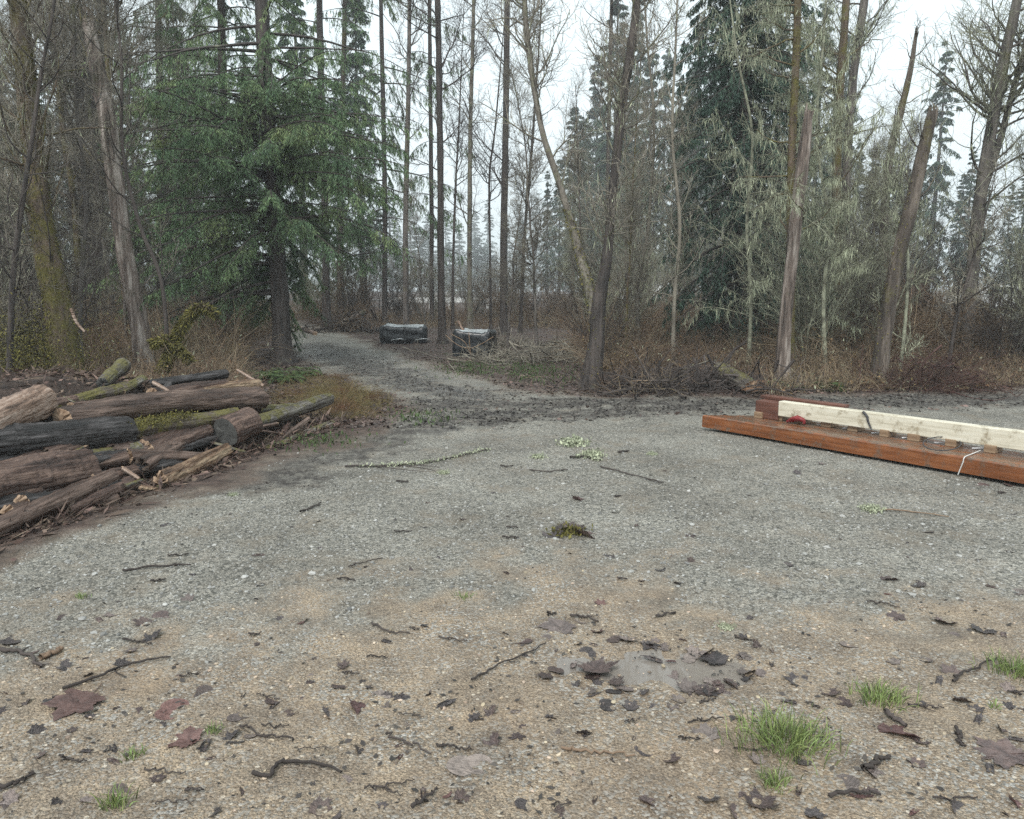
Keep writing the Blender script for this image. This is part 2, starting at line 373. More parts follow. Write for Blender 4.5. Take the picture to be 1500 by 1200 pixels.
def ground_material():
    m = bpy.data.materials.new('wet gravel and dirt'); m.use_nodes = True
    n = m.node_tree.nodes; l = m.node_tree.links; b = n['Principled BSDF']
    tc = n.new('ShaderNodeTexCoord'); O = tc.outputs['Object']
    at = n.new('ShaderNodeVertexColor'); at.layer_name = 'zone'
    sep = n.new('ShaderNodeSeparateColor'); l.new(at.outputs[0], sep.inputs[0])
    def noise(s, d=6, r=0.6):
        q = n.new('ShaderNodeTexNoise'); q.inputs['Scale'].default_value = s; q.inputs['Detail'].default_value = d; q.inputs['Roughness'].default_value = r
        l.new(O, q.inputs['Vector']); return q.outputs[0]
    def vor(s, rnd=1.0):
        q = n.new('ShaderNodeTexVoronoi'); q.inputs['Scale'].default_value = s; q.inputs['Randomness'].default_value = rnd
        l.new(O, q.inputs['Vector']); return q
    def ramp(src, st):
        q = n.new('ShaderNodeValToRGB'); e = q.color_ramp.elements
        while len(e) < len(st): e.new(0.5)
        for a, (p, c) in zip(e, st): a.position = p; a.color = (*c, 1)
        l.new(src, q.inputs[0]); return q.outputs[0]
    def mix(f, a, c, mode='MIX'):
        q = n.new('ShaderNodeMix'); q.data_type = 'RGBA'; q.blend_type = mode
        if isinstance(f, float): q.inputs[0].default_value = f
        else: l.new(f, q.inputs[0])
        for s_, v in ((6, a), (7, c)):
            if isinstance(v, tuple): q.inputs[s_].default_value = (*v, 1)
            else: l.new(v, q.inputs[s_])
        return q.outputs[2]
    def math_(op, a, c):
        q = n.new('ShaderNodeMath'); q.operation = op
        for s_, v in ((0, a), (1, c)):
            if isinstance(v, (int, float)): q.inputs[s_].default_value = v
            else: l.new(v, q.inputs[s_])
        return q.outputs[0]
    v1 = vor(95); v2 = vor(52); v3 = vor(190)
    def cellval(v):
        q = n.new('ShaderNodeSeparateColor'); l.new(v.outputs['Color'], q.inputs[0]); return q
    c1, c2, c3 = cellval(v1), cellval(v2), cellval(v3)
    # crushed grey stone
    st1 = ramp(c1.outputs[0], [(0.0, (0.11, 0.11, 0.10)), (0.35, (0.265, 0.262, 0.245)), (0.7, (0.40, 0.392, 0.365)), (1.0, (0.52, 0.505, 0.47))])
    st2 = ramp(c2.outputs[1], [(0.0, (0.12, 0.12, 0.11)), (0.4, (0.275, 0.27, 0.25)), (0.75, (0.37, 0.355, 0.325)), (1.0, (0.5, 0.485, 0.45))])
    sel = ramp(c2.outputs[2], [(0.5, (0, 0, 0)), (0.52, (1, 1, 1))])
    grav = mix(sel, st1, st2)
    gap = ramp(v1.outputs['Distance'], [(0.45, (1, 1, 1)), (0.75, (0.4, 0.39, 0.37))])
    grav = mix(0.8, grav, gap, 'MULTIPLY')
    big = ramp(noise(1.1, 5), [(0.35, (0.68, 0.67, 0.65)), (0.65, (1.06, 1.06, 1.04))])
    grav = mix(1.0, grav, big, 'MULTIPLY')
    pat = ramp(noise(2.6, 6), [(0.52, (0, 0, 0)), (0.7, (0.55, 0.55, 0.55))])
    grav = mix(pat, grav, (0.235, 0.195, 0.15))
    # tan dirt with grit
    grav = mix(1.0, grav, (0.96, 0.945, 0.91), 'MULTIPLY')
    dn = ramp(noise(3.5, 8, 0.7), [(0.3, (0.17, 0.138, 0.108)), (0.5, (0.31, 0.25, 0.185)), (0.7, (0.45, 0.355, 0.25))])
    grit = ramp(c3.outputs[0], [(0.0, (0.45, 0.42, 0.4)), (0.5, (0.95, 0.95, 0.95)), (0.85, (1.1, 1.1, 1.1)), (1.0, (1.5, 1.48, 1.42))])
    dirt = mix(0.9, dn, grit, 'MULTIPLY')
    fine = ramp(noise(90, 3, 0.7), [(0.35, (0.55, 0.52, 0.5)), (0.6, (1.15, 1.15, 1.15))])
    dirt = mix(0.7, dirt, fine, 'MULTIPLY')
    strew = ramp(noise(2.0, 6, 0.7), [(0.38, (0, 0, 0)), (0.62, (0.85, 0.85, 0.85))])
    peb = ramp(c1.outputs[1], [(0.62, (0, 0, 0)), (0.66, (1, 1, 1))])
    dirt = mix(math_('MULTIPLY', strew, peb), dirt, st1)
    pebt = ramp(c2.outputs[0], [(0.9, (0, 0, 0)), (0.92, (1, 1, 1))])
    pebc = ramp(c2.outputs[1], [(0.0, (0.2, 0.19, 0.17)), (0.5, (0.42, 0.35, 0.26)), (1.0, (0.62, 0.56, 0.47))])
    pebs = ramp(v2.outputs['Distance'], [(0.35, (1, 1, 1)), (0.42, (0, 0, 0))])
    dirt = mix(math_('MULTIPLY', pebt, pebs), dirt, pebc)
    # forest floor and muddy tracks
    ln = ramp(noise(9, 8, 0.75), [(0.3, (0.022, 0.016, 0.013)), (0.5, (0.07, 0.047, 0.038)), (0.7, (0.15, 0.105, 0.085))])
    green = ramp(noise(0.7, 6, 0.7), [(0.55, (0, 0, 0)), (0.7, (0.6, 0.6, 0.6))])
    ln = mix(green, ln, (0.055, 0.065, 0.028))
    mud = ramp(noise(22, 8, 0.75), [(0.38, (0.022, 0.019, 0.017)), (0.56, (0.085, 0.075, 0.066)), (0.72, (0.24, 0.225, 0.205))])
    base = mix(sep.outputs[0], dirt, grav)
    mm = math_('MULTIPLY', sep.outputs[2], ramp(noise(5, 8, 0.75), [(0.36, (0.1, 0.1, 0.1)), (0.54, (1, 1, 1))]))
    base = mix(mm, base, mud)
    base = mix(sep.outputs[1], base, ln)
    al = at.outputs[1]
    base = mix(math_('MULTIPLY', al, 0.7), base, (0.62, 0.58, 0.55), 'MULTIPLY')
    l.new(base, b.inputs['Base Color'])
    rr = n.new('ShaderNodeMapRange'); rr.inputs[3].default_value = 0.78; rr.inputs[4].default_value = 0.12
    wetn = math_('MULTIPLY', al, ramp(noise(4, 6), [(0.35, (0.3, 0.3, 0.3)), (0.6, (1, 1, 1))]))
    l.new(wetn, rr.inputs[0]); l.new(rr.outputs[0], b.inputs['Roughness'])
    b.inputs['Specular IOR Level'].default_value = 0.4
    h1 = math_('SUBTRACT', 1.0, v1.outputs['Distance']); h3 = math_('MULTIPLY', v3.outputs['Distance'], -0.4)
    hh = math_('ADD', h1, h3); hh = math_('ADD', hh, math_('MULTIPLY', noise(25, 8, 0.7), 1.5))
    bu = n.new('ShaderNodeBump'); bu.inputs['Distance'].default_value = 0.012
    fl = n.new('ShaderNodeMapRange'); fl.inputs[3].default_value = 0.9; fl.inputs[4].default_value = 0.2
    l.new(wetn, fl.inputs[0]); l.new(fl.outputs[0], bu.inputs['Strength'])
    l.new(hh, bu.inputs['Height']); l.new(bu.outputs[0], b.inputs['Normal'])
    return m
M['ground'] = ground_material()
go = gb.build('ground', M['ground']); tag(go, 'wet grey gravel and tan dirt clearing running into the forest floor', 'ground', kind='structure')
ca = go.data.color_attributes.new('zone', 'FLOAT_COLOR', 'POINT')
ca.data.foreach_set('color', np.stack([zg, zl, zm, zw], 1).astype(np.float32).ravel())

# puddle: a shallow sheet of water in its dip
wm = bpy.data.materials.new('puddle water'); wm.use_nodes = True
wn = wm.node_tree.nodes; wn.remove(wn['Principled BSDF'])
w1_, w2_, w3_, w4_ = wn.new('ShaderNodeBsdfTransparent'), wn.new('ShaderNodeBsdfGlossy'), wn.new('ShaderNodeMixShader'), wn.new('ShaderNodeFresnel')
w5_, w6_ = wn.new('ShaderNodeBsdfDiffuse'), wn.new('ShaderNodeMixShader'); w5_.inputs[0].default_value = (0.30, 0.27, 0.24, 1); w6_.inputs[0].default_value = 0.6
w1_.inputs[0].default_value = (0.97, 0.96, 0.94, 1); w2_.inputs['Roughness'].default_value = 0.03; w4_.inputs['IOR'].default_value = 1.5
for a_, b_ in ((w4_.outputs[0], w3_.inputs[0]), (w1_.outputs[0], w6_.inputs[1]), (w5_.outputs[0], w6_.inputs[2]), (w6_.outputs[0], w3_.inputs[1]), (w2_.outputs[0], w3_.inputs[2]), (w3_.outputs[0], wn['Material Output'].inputs[0])): wm.node_tree.links.new(a_, b_)
pb = MB(); a = np.arange(60)*TAU/60
rad = 1.7+0.9*fbm(np.cos(a)*2+5, np.sin(a)*2, 1.1, 4)
pz = float(terrain(PUD[0], PUD[1]))-0.0055
ring = np.stack([PUD[0]+np.cos(a)*rad*0.27, PUD[1]+np.sin(a)*rad*0.11, np.full(60, pz)], 1)
pb.add(np.vstack([ring, [[PUD[0], PUD[1], pz]]]), [(k, (k+1) % 60, 60) for k in range(60)])
tag(pb.build('puddle', wm), 'shallow muddy puddle among dead leaves on the tan dirt', 'puddle', kind='structure')

# far gravel lane behind the trees, and the open gravel lot at the right
lm = mat('pale far gravel', mono((0.2, 0.205, 0.2), 0.25), 2, rough=0.8)
def sheet(name, pts, m, label, lift=0.03):
    pts = np.array(pts, float); b = MB()
    n = len(pts)//2
    L = pts[:n]; R = pts[n:][::-1]
    U = np.linspace(0, 1, 24); Vv = []
    def along(Q):
        t = np.linspace(0, len(Q)-1, 60); i = np.minimum(t.astype(int), len(Q)-2); f = (t-i)[:, None]; return Q[i]*(1-f)+Q[i+1]*f
    A, B = along(L), along(R)
    g_ = A[:, None]*(1-U[None, :, None])+B[:, None]*U[None, :, None]
    z = gnd(g_[..., 0], g_[..., 1])+lift
    V = np.concatenate([g_, z[..., None]], -1).reshape(-1, 3)
    i = (np.arange(59)[:, None]*24+np.arange(23)[None]).ravel()
    b.add(V, np.stack([i, i+1, i+25, i+24], 1)); return tag(b.build(name, m), label, name.split('_')[-1], kind='structure')
sheet('far_lane', [(-80, 60), (-20, 62), (40, 63), (90, 60), (90, 64.5), (40, 67.5), (-20, 66.5), (-80, 64.5)], lm, 'pale lane crossing behind the trees')
sheet('gravel_lot', [(15.5, 26), (19, 24), (26, 23), (40, 22), (48, 44), (36, 46), (24, 46), (16, 42)], lm, 'open pale gravel lot seen through the bare trees at right', 0.05)
# ---------------------------------------------------------------- growing things
def perp(d, g):
    r = g.normal(size=d.shape); r -= (r*d).sum(-1, keepdims=True)*d; return nrm(r)
def at_t(Pt, R, idx, t):
    K = Pt.shape[1]; f = t*(K-1); i = np.minimum(f.astype(int), K-2); w = (f-i)[:, None]
    p = Pt[idx, i]*(1-w)+Pt[idx, i+1]*w; r = R[idx, i]*(1-w[:, 0])+R[idx, i+1]*w[:, 0]
    return p, nrm(Pt[idx, i+1]-Pt[idx, i]), r
def curves(p, d, L, r0, r1, K, g, wander=0.15, up=0.0, droop_t=0.0):
    N = len(p); out = np.zeros((N, K, 3)); out[:, 0] = p; d = nrm(d)
    st = (L/(K-1))[:, None]
    for k in range(1, K):
        d = d+wander*g.normal(size=(N, 3)); d[:, 2] += up-droop_t*k/K; d = nrm(d)
        out[:, k] = out[:, k-1]+d*st
    s = np.linspace(0, 1, K)[None]
    return out, r0[:, None]*(1-s)+r1*s
def sprout(Pt, R, n, t0, t1, L, ang, g, K=5, ratio=0.55, r1=0.002, wander=0.15, up=0.0, tp=1.0, shrink=0.5, droop=0.0, rmax=9.0):
    """children of every curve in Pt; L is the longest child, shorter towards the tip"""
    N = len(Pt); idx = np.repeat(np.arange(N), n); t = t0+(t1-t0)*g.random(N*n)**tp
    p, d, r = at_t(Pt, R, idx, t)
    a = np.radians(ang[0]+(ang[1]-ang[0])*g.random(N*n))[:, None]
    q = perp(d, g); dd = d*np.cos(a)+q*np.sin(a)
    Ls = L*(1-shrink*t)*(0.45+0.75*g.random(N*n)) if np.isscalar(L) else L[idx]*(1-shrink*t)*(0.45+0.75*g.random(N*n))
    return curves(p, dd, Ls, np.clip(r*ratio, r1, rmax), r1, K, g, wander, up, droop)
def smooth_path(pts, w, K):
    """resample a hand placed path (points + widths) to K points"""
    pts = np.array(pts, float); w = np.array(w, float); n = len(pts)
    if n == 2: t = np.linspace(0, 1, K)[:, None]; return pts[0]*(1-t)+pts[1]*t, w[0]*(1-t[:, 0])+w[1]*t[:, 0]
    e = np.vstack([2*pts[0]-pts[1], pts, 2*pts[-1]-pts[-2]])
    T = np.linspace(0, n-1, K); i = np.minimum(T.astype(int), n-2); f = (T-i)[:, None]
    p0, p1, p2, p3 = e[i], e[i+1], e[i+2], e[i+3]
    q = 0.5*((2*p1)+(-p0+p2)*f+(2*p0-5*p1+4*p2-p3)*f*f+(-p0+3*p1-3*p2+p3)*f**3)
    return q, np.interp(T, np.arange(n), w)
def trunk_px(pts, widths, Y, lean=0.0, K=34, ext=0.0):
    """trunk path from photo points (base first) at depth Y -> base location, local path, radii"""
    Ys = [Y+lean*k/(len(pts)-1) for k in range(len(pts))]
    w3 = np.array([P(a, b, y) for (a, b), y in zip(pts, Ys)])
    rad = np.array([0.78*w*y/F/2 for w, y in zip(widths, Ys)])
    if ext > 0:
        d = nrm(w3[-1]-w3[-2]); d = nrm(d+np.array([0, 0, 0.3])); w3 = np.vstack([w3, w3[-1]+d*ext]); rad = np.append(rad, rad[-1]*0.35)
    base = np.array([w3[0, 0], Y, float(gnd(w3[0, 0], Y))])
    w3[0, 2] = base[2]-0.08
    q, r = smooth_path(w3-base, rad, K)
    h = q[:, 2]-q[0, 2]; r = r*(1+0.7*np.exp(-np.maximum(h, 0)/0.22))
    return base, q, r
def lichen_on(b, Pt, R, n, g, L=(0.08, 0.3), w=0.018, mi=0, t0=0.2):
    idx = g.integers(0, len(Pt), n); t = t0+(1-t0)*g.random(n)
    p, d, r = at_t(Pt, R, idx, t)
    dn = np.tile([0, 0, -1.0], (n, 1))+0.25*g.normal(size=(n, 3))
    b.blades(p, dn, L[0]+(L[1]-L[0])*g.random(n)**2, w*(0.5+g.random(n)), mi, g=g)

def crown_bare(Pt, R, g, nb=22, t0=0.35, L=2.2, ang=(35, 75), up=0.12, n2=9, n3=6, rb=0.03, dens=1.0, lich=0, mats=None, sides2=3, wander=0.16):
    """limbs, twigs and twiglets of one bare tree as one mesh builder (0 limbs, 1 twigs, 2 lichen)"""
    b = MB()
    b1, r1 = sprout(Pt[None], R[None], nb, t0, 0.99, L, ang, g, 8, 0.5, 0.006, wander, up, 0.9, 0.55, rmax=rb)
    b.tubes(b1, r1, 5, 0)
    b2, r2 = sprout(b1, r1, max(1, int(n2*dens)), 0.15, 1, L*0.42, (25, 65), g, 6, 0.55, 0.0036, wander*1.2, up*0.8, 1, 0.4)
    b.tubes(b2, r2, sides2, 1)
    b3, r3 = sprout(b2, r2, max(1, int(n3*dens)), 0.1, 1, L*0.17, (25, 60), g, 4, 0.6, 0.0028, wander*1.3, up*0.6, 1, 0.3)
    b.tubes(b3, r3, 3, 1)
    if lich:
        lichen_on(b, b1, r1, lich, g, (0.06, 0.36), 0.011, 2)
        lichen_on(b, b2, r2, int(lich*2.2), g, (0.04, 0.22), 0.009, 2)
    return b
def bare_tree(name, pts, widths, Y, label, seed, bark='bark_grey', twig='twig', limb=None, ext=4.0, lean=0.0, cat='tree', lich=0, stems=(), moss=0, sides=12, stem_bark=None, **kw):
    g = np.random.default_rng(seed)
    base, q, r = trunk_px(pts, widths, Y, lean, ext=ext)
    root = thing(name, base, label, cat)
    b = MB(); b.tubes(q, r, sides, 0, rough=0.05, seed=seed)
    crs = []
    if stems:
        for sp_, sw in stems:
            w3 = np.array([P(a, c, Y+0.15*k) for k, (a, c) in enumerate(sp_)])-base
            rr = 0.8*np.array(sw)*Y/F/2
            d = nrm(w3[-1]-w3[-2]); w3 = np.vstack([w3, w3[-1]+d*ext]); rr = np.append(rr, rr[-1]*0.35)
            q2, r2 = smooth_path(w3, rr, 30); crs.append((q2, r2)); b2 = MB(); b2.tubes(q2, r2, sides, 0, rough=0.05, seed=seed+1)
            if moss: 
                m2 = 600; t = 0.02+0.3*g.random(m2); p, d, r_ = at_t(q2[None], r2[None], np.zeros(m2, int), t); pr = perp(d, g); b2.blades(p+pr*r_[:, None], pr*0.6+np.array([0, 0, -0.6]), 0.015+0.04*g.random(m2), 0.012+0.014*g.random(m2), 1, g=g)
            b2.build('stem', [M[stem_bark or bark], M['moss']], root)
    b.build('trunk', M[bark], root)
    cb = crown_bare(q, r, g, lich=lich, **kw)
    for q2, r2 in crs:
        c2 = crown_bare(q2, r2, g, lich=lich, **kw); n0 = cb.n
        cb.v += c2.v; cb.f += [(f+n0, m, s_) for f, m, s_ in c2.f]; cb.n += c2.n
    cb.build('crown', [M[limb or bark], M[twig], M['lichen']], root)
    if moss:
        mb = MB(); n = moss; t = g.random(n)**1.5*0.75; idx = np.zeros(n, int)
        p, d, rr = at_t(q[None], r[None], idx, t); pr = perp(d, g)
        mb.blades(p+pr*rr[:, None]*0.95, pr*0.6+np.array([0, 0, -0.8])+0.4*g.normal(size=(n, 3)), 0.015+0.035*g.random(n), 0.01+0.014*g.random(n), 0, g=g)
        mb.build('moss', M['moss'], root)
    return root
def snag(name, pts, widths, Y, label, seed, bark, lean=0.0, inner='snag_dark', twigs=0, moss=0):
    """a broken trunk with a splintered top"""
    g = np.random.default_rng(seed)
    base, q, r = trunk_px(pts, widths, Y, lean, K=44)
    root = thing(name, base, label, 'snag')
    b = MB(); V = b.tubes(q, r, 30, 0, rough=0.14, seed=seed)[0]
    b.build('trunk', M[bark], root)
    s = MB(); ax = nrm(q[-1]-q[-3]); R = r[-1]
    for k in range(11):
        a = k*TAU/11+g.uniform(-.2, .2); o_ = V[-1][int(k*30/11) % 30]*0.85+q[-1]*0.15
        hgt = R*(0.3+g.random()**2*3.6*(0.3+0.7*math.cos(a/2-0.5)**2)); p0 = o_-ax*0.12
        pts_ = np.array([p0, o_+ax*hgt*0.5+g.normal(size=3)*0.01, o_+ax*hgt+g.normal(size=3)*0.02])
        s.tubes(pts_, np.array([R*0.34, R*0.2, 0.006]), 5, 0, rough=0.15, seed=k+1)
    s.build('splintered_top', M[inner], root)
    if twigs:
        c = crown_bare(q, r, g, nb=twigs, t0=0.15, L=1.0, n2=3, n3=2, rb=0.014)
        c.build('branches', [M[bark], M['twig'], M['lichen']], root)
    if moss:
        mb = MB(); n = moss; t = g.random(n)**1.5*0.8
        p, d, rr = at_t(q[None], r[None], np.zeros(n, int), t); pr = perp(d, g)
        mb.blades(p+pr*rr[:, None]*0.95, pr*0.6+np.array([0, 0, -0.8])+0.4*g.normal(size=(n, 3)), 0.015+0.035*g.random(n), 0.01+0.014*g.random(n), 0, g=g)
        mb.build('moss', M['moss'], root)
    return root

def conifer_crown(q, r, g, nb, z0, z1, Lfun, up=-0.05, start=(75, 95), tw=16, twL=0.5, nbl=9, bl=0.08, bw=0.016, hang=0.25, K=8, droop=0.12, side=None, tip=0.0, keep=None):
    """whorled drooping boughs; 0 bough wood, 1 needle sprays.  Lfun(h) = bough length at relative height h"""
    zz = q[:, 2]; b = MB()
    h = np.sort(g.random(nb)); z = z0+(z1-z0)*h
    px = np.interp(z, zz, q[:, 0]); py = np.interp(z, zz, q[:, 1])
    az = np.arange(nb)*2.39996+g.normal(size=nb)*0.4
    L = np.array([Lfun(a) for a in h])*(0.7+0.5*g.random(nb))
    if keep is not None:
        k = np.array([keep(a, h_, g) for a, h_ in zip(az, h)]); az, h, z, px, py, L = az[k], h[k], z[k], px[k], py[k], L[k]; nb = len(az)
    el = np.radians(90-(start[0]+(start[1]-start[0])*(1-h))); el = el+g.normal(size=nb)*0.08
    d = np.stack([np.cos(az)*np.cos(el), np.sin(az)*np.cos(el), np.sin(el)], 1)
    p = np.stack([px, py, z], 1)
    bp, br = curves(p, d, L, np.clip(L*0.011, 0.006, 0.05), 0.004, K, g, 0.06, up+tip, droop)
    b.tubes(bp, br, 4, 0)
    # side twigs lie about in the bough's plane and hang
    n = tw; idx = np.repeat(np.arange(nb), n); t = 0.12+0.88*g.random(nb*n)
    c, dd, rr = at_t(bp, br, idx, t)
    sd = nrm(np.cross(dd, np.array([0, 0, 1.0])))*np.where(g.random(nb*n) < 0.5, 1, -1)[:, None]
    a = np.radians(35+35*g.random(nb*n))[:, None]
    td = dd*np.cos(a)+sd*np.sin(a)+np.array([0, 0, -hang])+0.12*g.normal(size=(nb*n, 3))
    tl = twL*(1.08-0.75*t)*(0.5+0.7*g.random(nb*n))*np.clip(L[idx]/max(L.max(), .1)*1.3, 0.35, 1)
    tp_, tr_ = curves(c, td, tl, np.full(nb*n, 0.004), 0.002, 5, g, 0.06, -hang*0.35)
    b.tubes(tp_, tr_, 3, 0)
    for Pt, R, m_, t_lo in ((tp_, tr_, nbl, 0.0), (bp, br, int(nbl*1.6), 0.3)):
        N = len(Pt); idx = np.repeat(np.arange(N), m_); t = t_lo+(1-t_lo)*g.random(N*m_)
        c, dd, rr = at_t(Pt, R, idx, t)
        pr = perp(dd, g); pr[:, 2] *= 0.5
        bd = dd*0.75+pr*0.8+np.array([0, 0, -hang*0.9])
        b.blades(c, bd, bl*(0.6+0.8*g.random(N*m_)), bw*(0.6+0.8*g.random(N*m_)), 1, g=g)
    return b
# ---------------------------------------------------------------- named trees of the photograph
def by(px, py):          # depth of a base seen on the ground
    return float(G(px, py)[1])
# left
bare_tree('alder_tree', [(108, 590), (85, 450), (62, 330), (45, 180), (28, 0)], [54, 46, 40, 34, 30], 11.6,
          'thick mossy tree trunk rising behind the log pile at the far left', 11, 'bark_mossy', ext=5, lich=260, moss=5200,
          nb=46, t0=0.3, L=1.7, n2=9, n3=6, rb=0.022, ang=(40, 80))
snag('broken_snag', [(212, 560), (204, 480), (184, 380), (166, 250), (150, 140), (128, 30)], [36, 31, 29, 28, 27, 20], 13.6,
     'peeling reddish broken trunk with a jagged top leaning above the log pile', 12, 'snag_red', twigs=9)
bare_tree('young_tree', [(8, 560), (20, 400), (40, 250), (62, 100), (80, 0)], [12, 10, 8, 6, 5], 10.8,
          'thin dark sapling curving up in front of the mossy trunk', 13, 'bark_dark', ext=2, nb=30, t0=0.15, L=1.1, n2=6, n3=4, rb=0.012)
bare_tree('young_tree', [(120, 580), (118, 430), (126, 300), (112, 150), (108, 0)], [9, 8, 7, 6, 5], 12.5,
          'slender sapling between the mossy trunk and the peeling snag', 14, 'bark_grey', ext=2, nb=36, t0=0.2, L=1.3, n2=7, n3=5, rb=0.012)
bare_tree('young_tree', [(246, 560), (238, 420), (205, 330), (180, 220), (178, 90), (168, 0)], [8, 7, 7, 6, 5, 4], 12.2,
          'slender crooked sapling crossing in front of the peeling snag', 15, 'twig_dark', ext=2, nb=30, t0=0.15, L=1.3, n2=7, n3=5, rb=0.011)
bare_tree('alder_tree', [(136, 520), (140, 400), (144, 280), (140, 120), (150, 0)], [22, 20, 18, 16, 14], 21,
          'dim dark trunk standing just right of the mossy trunk', 16, 'bark_dark', ext=4, nb=30, L=2.4)

def conifer(name, pts, widths, Y, label, seed, specs, bark='bark_dark', ext=6, needle='needle', moss=0):
    g = np.random.default_rng(seed); base, q, r = trunk_px(pts, widths, Y, ext=ext, K=40)
    root = thing(name, base, label, 'conifer')
    b = MB(); b.tubes(q, r, 14, 0, rough=0.05, seed=seed); b.build('trunk', M[bark], root)
    cb = MB()
    for s_ in specs:
        c = conifer_crown(q, r, g, **s_); n0 = cb.n; cb.v += c.v; cb.f += [(f+n0, m, x) for f, m, x in c.f]; cb.n += c.n
    cb.build('crown', [M[bark], M[needle]], root)
    return root
Ysp = by(412, 532)
conifer('spruce_tree', [(413, 532), (410, 440), (402, 330), (394, 200), (386, 60), (380, -60)], [37, 31, 28, 26, 24, 21], Ysp,
        'big green spruce with drooping boughs beside the dirt track', 21,
        [dict(keep=lambda a, h, g: not ((h < 0.3 and math.cos(a) > 0.25) or (h < 0.25 and math.sin(a) < -0.45)), nb=165, z0=1.5, z1=5.8, Lfun=lambda h: 3.7-1.2*h, tw=46, twL=0.8, nbl=26, bl=0.085, bw=0.012, hang=0.6, droop=0.12, up=-0.02),
         dict(nb=60, z0=5.2, z1=14, Lfun=lambda h: 3.3-1.6*h, tw=28, twL=0.75, nbl=20, bl=0.10, bw=0.012, hang=0.9, droop=0.08, up=-0.01)])
conifer('spruce_tree', [(332, 520), (334, 400), (330, 250), (326, 120), (322, -60)], [20, 18, 16, 14, 12], 19.5,
        'slimmer dark spruce close on the left of the big spruce', 22,
        [dict(nb=90, z0=1.8, z1=12, Lfun=lambda h: 3.0-1.2*h, tw=32, twL=0.7, nbl=20, bl=0.09, bw=0.013, hang=0.6)])
conifer('hemlock_tree', [(234, 500), (236, 300), (232, 0), (232, -200)], [16, 14, 11, 9], 27,
        'hazy conifer rising right of the peeling snag', 23,
        [dict(nb=110, z0=2.2, z1=19, Lfun=lambda h: 3.2-2.0*h, tw=24, twL=0.8, nbl=12, bl=0.13, bw=0.026, hang=0.6)], needle='needle')
conifer('hemlock_tree', [(478, 470), (476, 300), (470, 100), (466, -100)], [15, 13, 11, 9], 30,
        'tall conifer behind the big spruce on its right', 24,
        [dict(nb=70, z0=4, z1=20, Lfun=lambda h: 3.4-2.0*h, tw=24, twL=0.8, nbl=12, bl=0.14, bw=0.026, hang=0.8)])
conifer('hemlock_tree', [(563, 465), (564, 300), (560, 100), (556, -100)], [10, 9, 8, 6], 32,
        'slender conifer with hanging fronds left of the misty gap', 25,
        [dict(nb=52, z0=3, z1=21, Lfun=lambda h: 3.2-1.6*h, tw=24, twL=0.9, nbl=14, bl=0.15, bw=0.026, hang=1.1)])
conifer('hemlock_tree', [(632, 462), (632, 300), (630, 100), (628, -100)], [8, 8, 7, 6], 33,
        'thin conifer with a few ragged low fronds beside the misty gap', 26,
        [dict(nb=26, z0=2.2, z1=18, Lfun=lambda h: 2.0-0.6*h, tw=20, twL=0.8, nbl=12, bl=0.15, bw=0.026, hang=1.2)])
Ydk = 19.0
conifer('spruce_tree', [(1088, 520), (1088, 400), (1088, 250), (1090, 100), (1092, 0)], [30, 26, 20, 12, 7], Ydk,
        'dark dense drooping spruce standing behind the peeling red trunk', 27,
        [dict(nb=360, z0=0.35, z1=11.2, Lfun=lambda h: 2.4*(1-h**2.2)*(0.75+0.3*min(1, h*4))+0.25, tw=30, twL=0.6, nbl=17, bl=0.09, bw=0.02, hang=0.9, start=(70, 112), droop=0.14)],
        ext=2.6, needle='needle_dark')

# slim bare trunks about the misty gap
slim = [([(594, 462), (594, 330), (598, 150), (600, 0)], [12, 10, 8, 7], 29, 'grey trunk second from the left along the misty gap', 'bark_grey', 0.55),
        ([(648, 506), (646, 400), (645, 250), (643, 100), (641, 0)], [16, 13, 12, 11, 10], 22.8, 'dark straight trunk standing between the two tarped bundles', 'bark_dark', 0.5),
        ([(663, 470), (664, 380), (668, 260), (672, 190)], [6, 5, 4, 3], 30, 'very thin bare pole of a tree right of the dark straight trunk', 'bark_dark', 0.6),
        ([(689, 478), (688, 380), (689, 200), (694, 0)], [11, 9, 8, 6], 28, 'pale speckled alder alone in the middle of the misty gap', 'bark_lichen', 0.45),
        ([(719, 474), (718, 380), (717, 260), (726, 180)], [5, 4, 4, 3], 29, 'thin crooked sapling in the right half of the misty gap', 'bark_dark', 0.5),
        ([(738, 476), (738, 350), (741, 180), (743, 0)], [15, 13, 11, 10], 27, 'thick dark trunk edging the misty gap on the right', 'bark_dark', 0.45),
        ([(762, 476), (768, 350), (778, 230), (790, 60)], [7, 6, 5, 3], 28, 'thin leaning stem just right of the thick dark trunk', 'bark_dark', 0.4),
        ([(890, 470), (890, 300), (893, 120), (896, 0)], [8, 8, 7, 6], 30, 'straight dark pole of a tree behind the forked tree', 'bark_dark', 0.5),
        ([(500, 455), (498, 400), (500, 250), (505, 0)], [13, 12, 10, 8], 33, 'brown trunk above the far brush pile', 'snag_dark', 0.6)]
for k, (p_, w_, Y_, lb, bk, t0_) in enumerate(slim):
    bare_tree('alder_tree', p_, w_, Y_, lb, 40+k, bk, 'twig_dark', ext=5, nb=26, t0=t0_*0.7, L=2.6, n2=8, n3=5, rb=0.024, ang=(40, 75), up=0.1, sides=8)

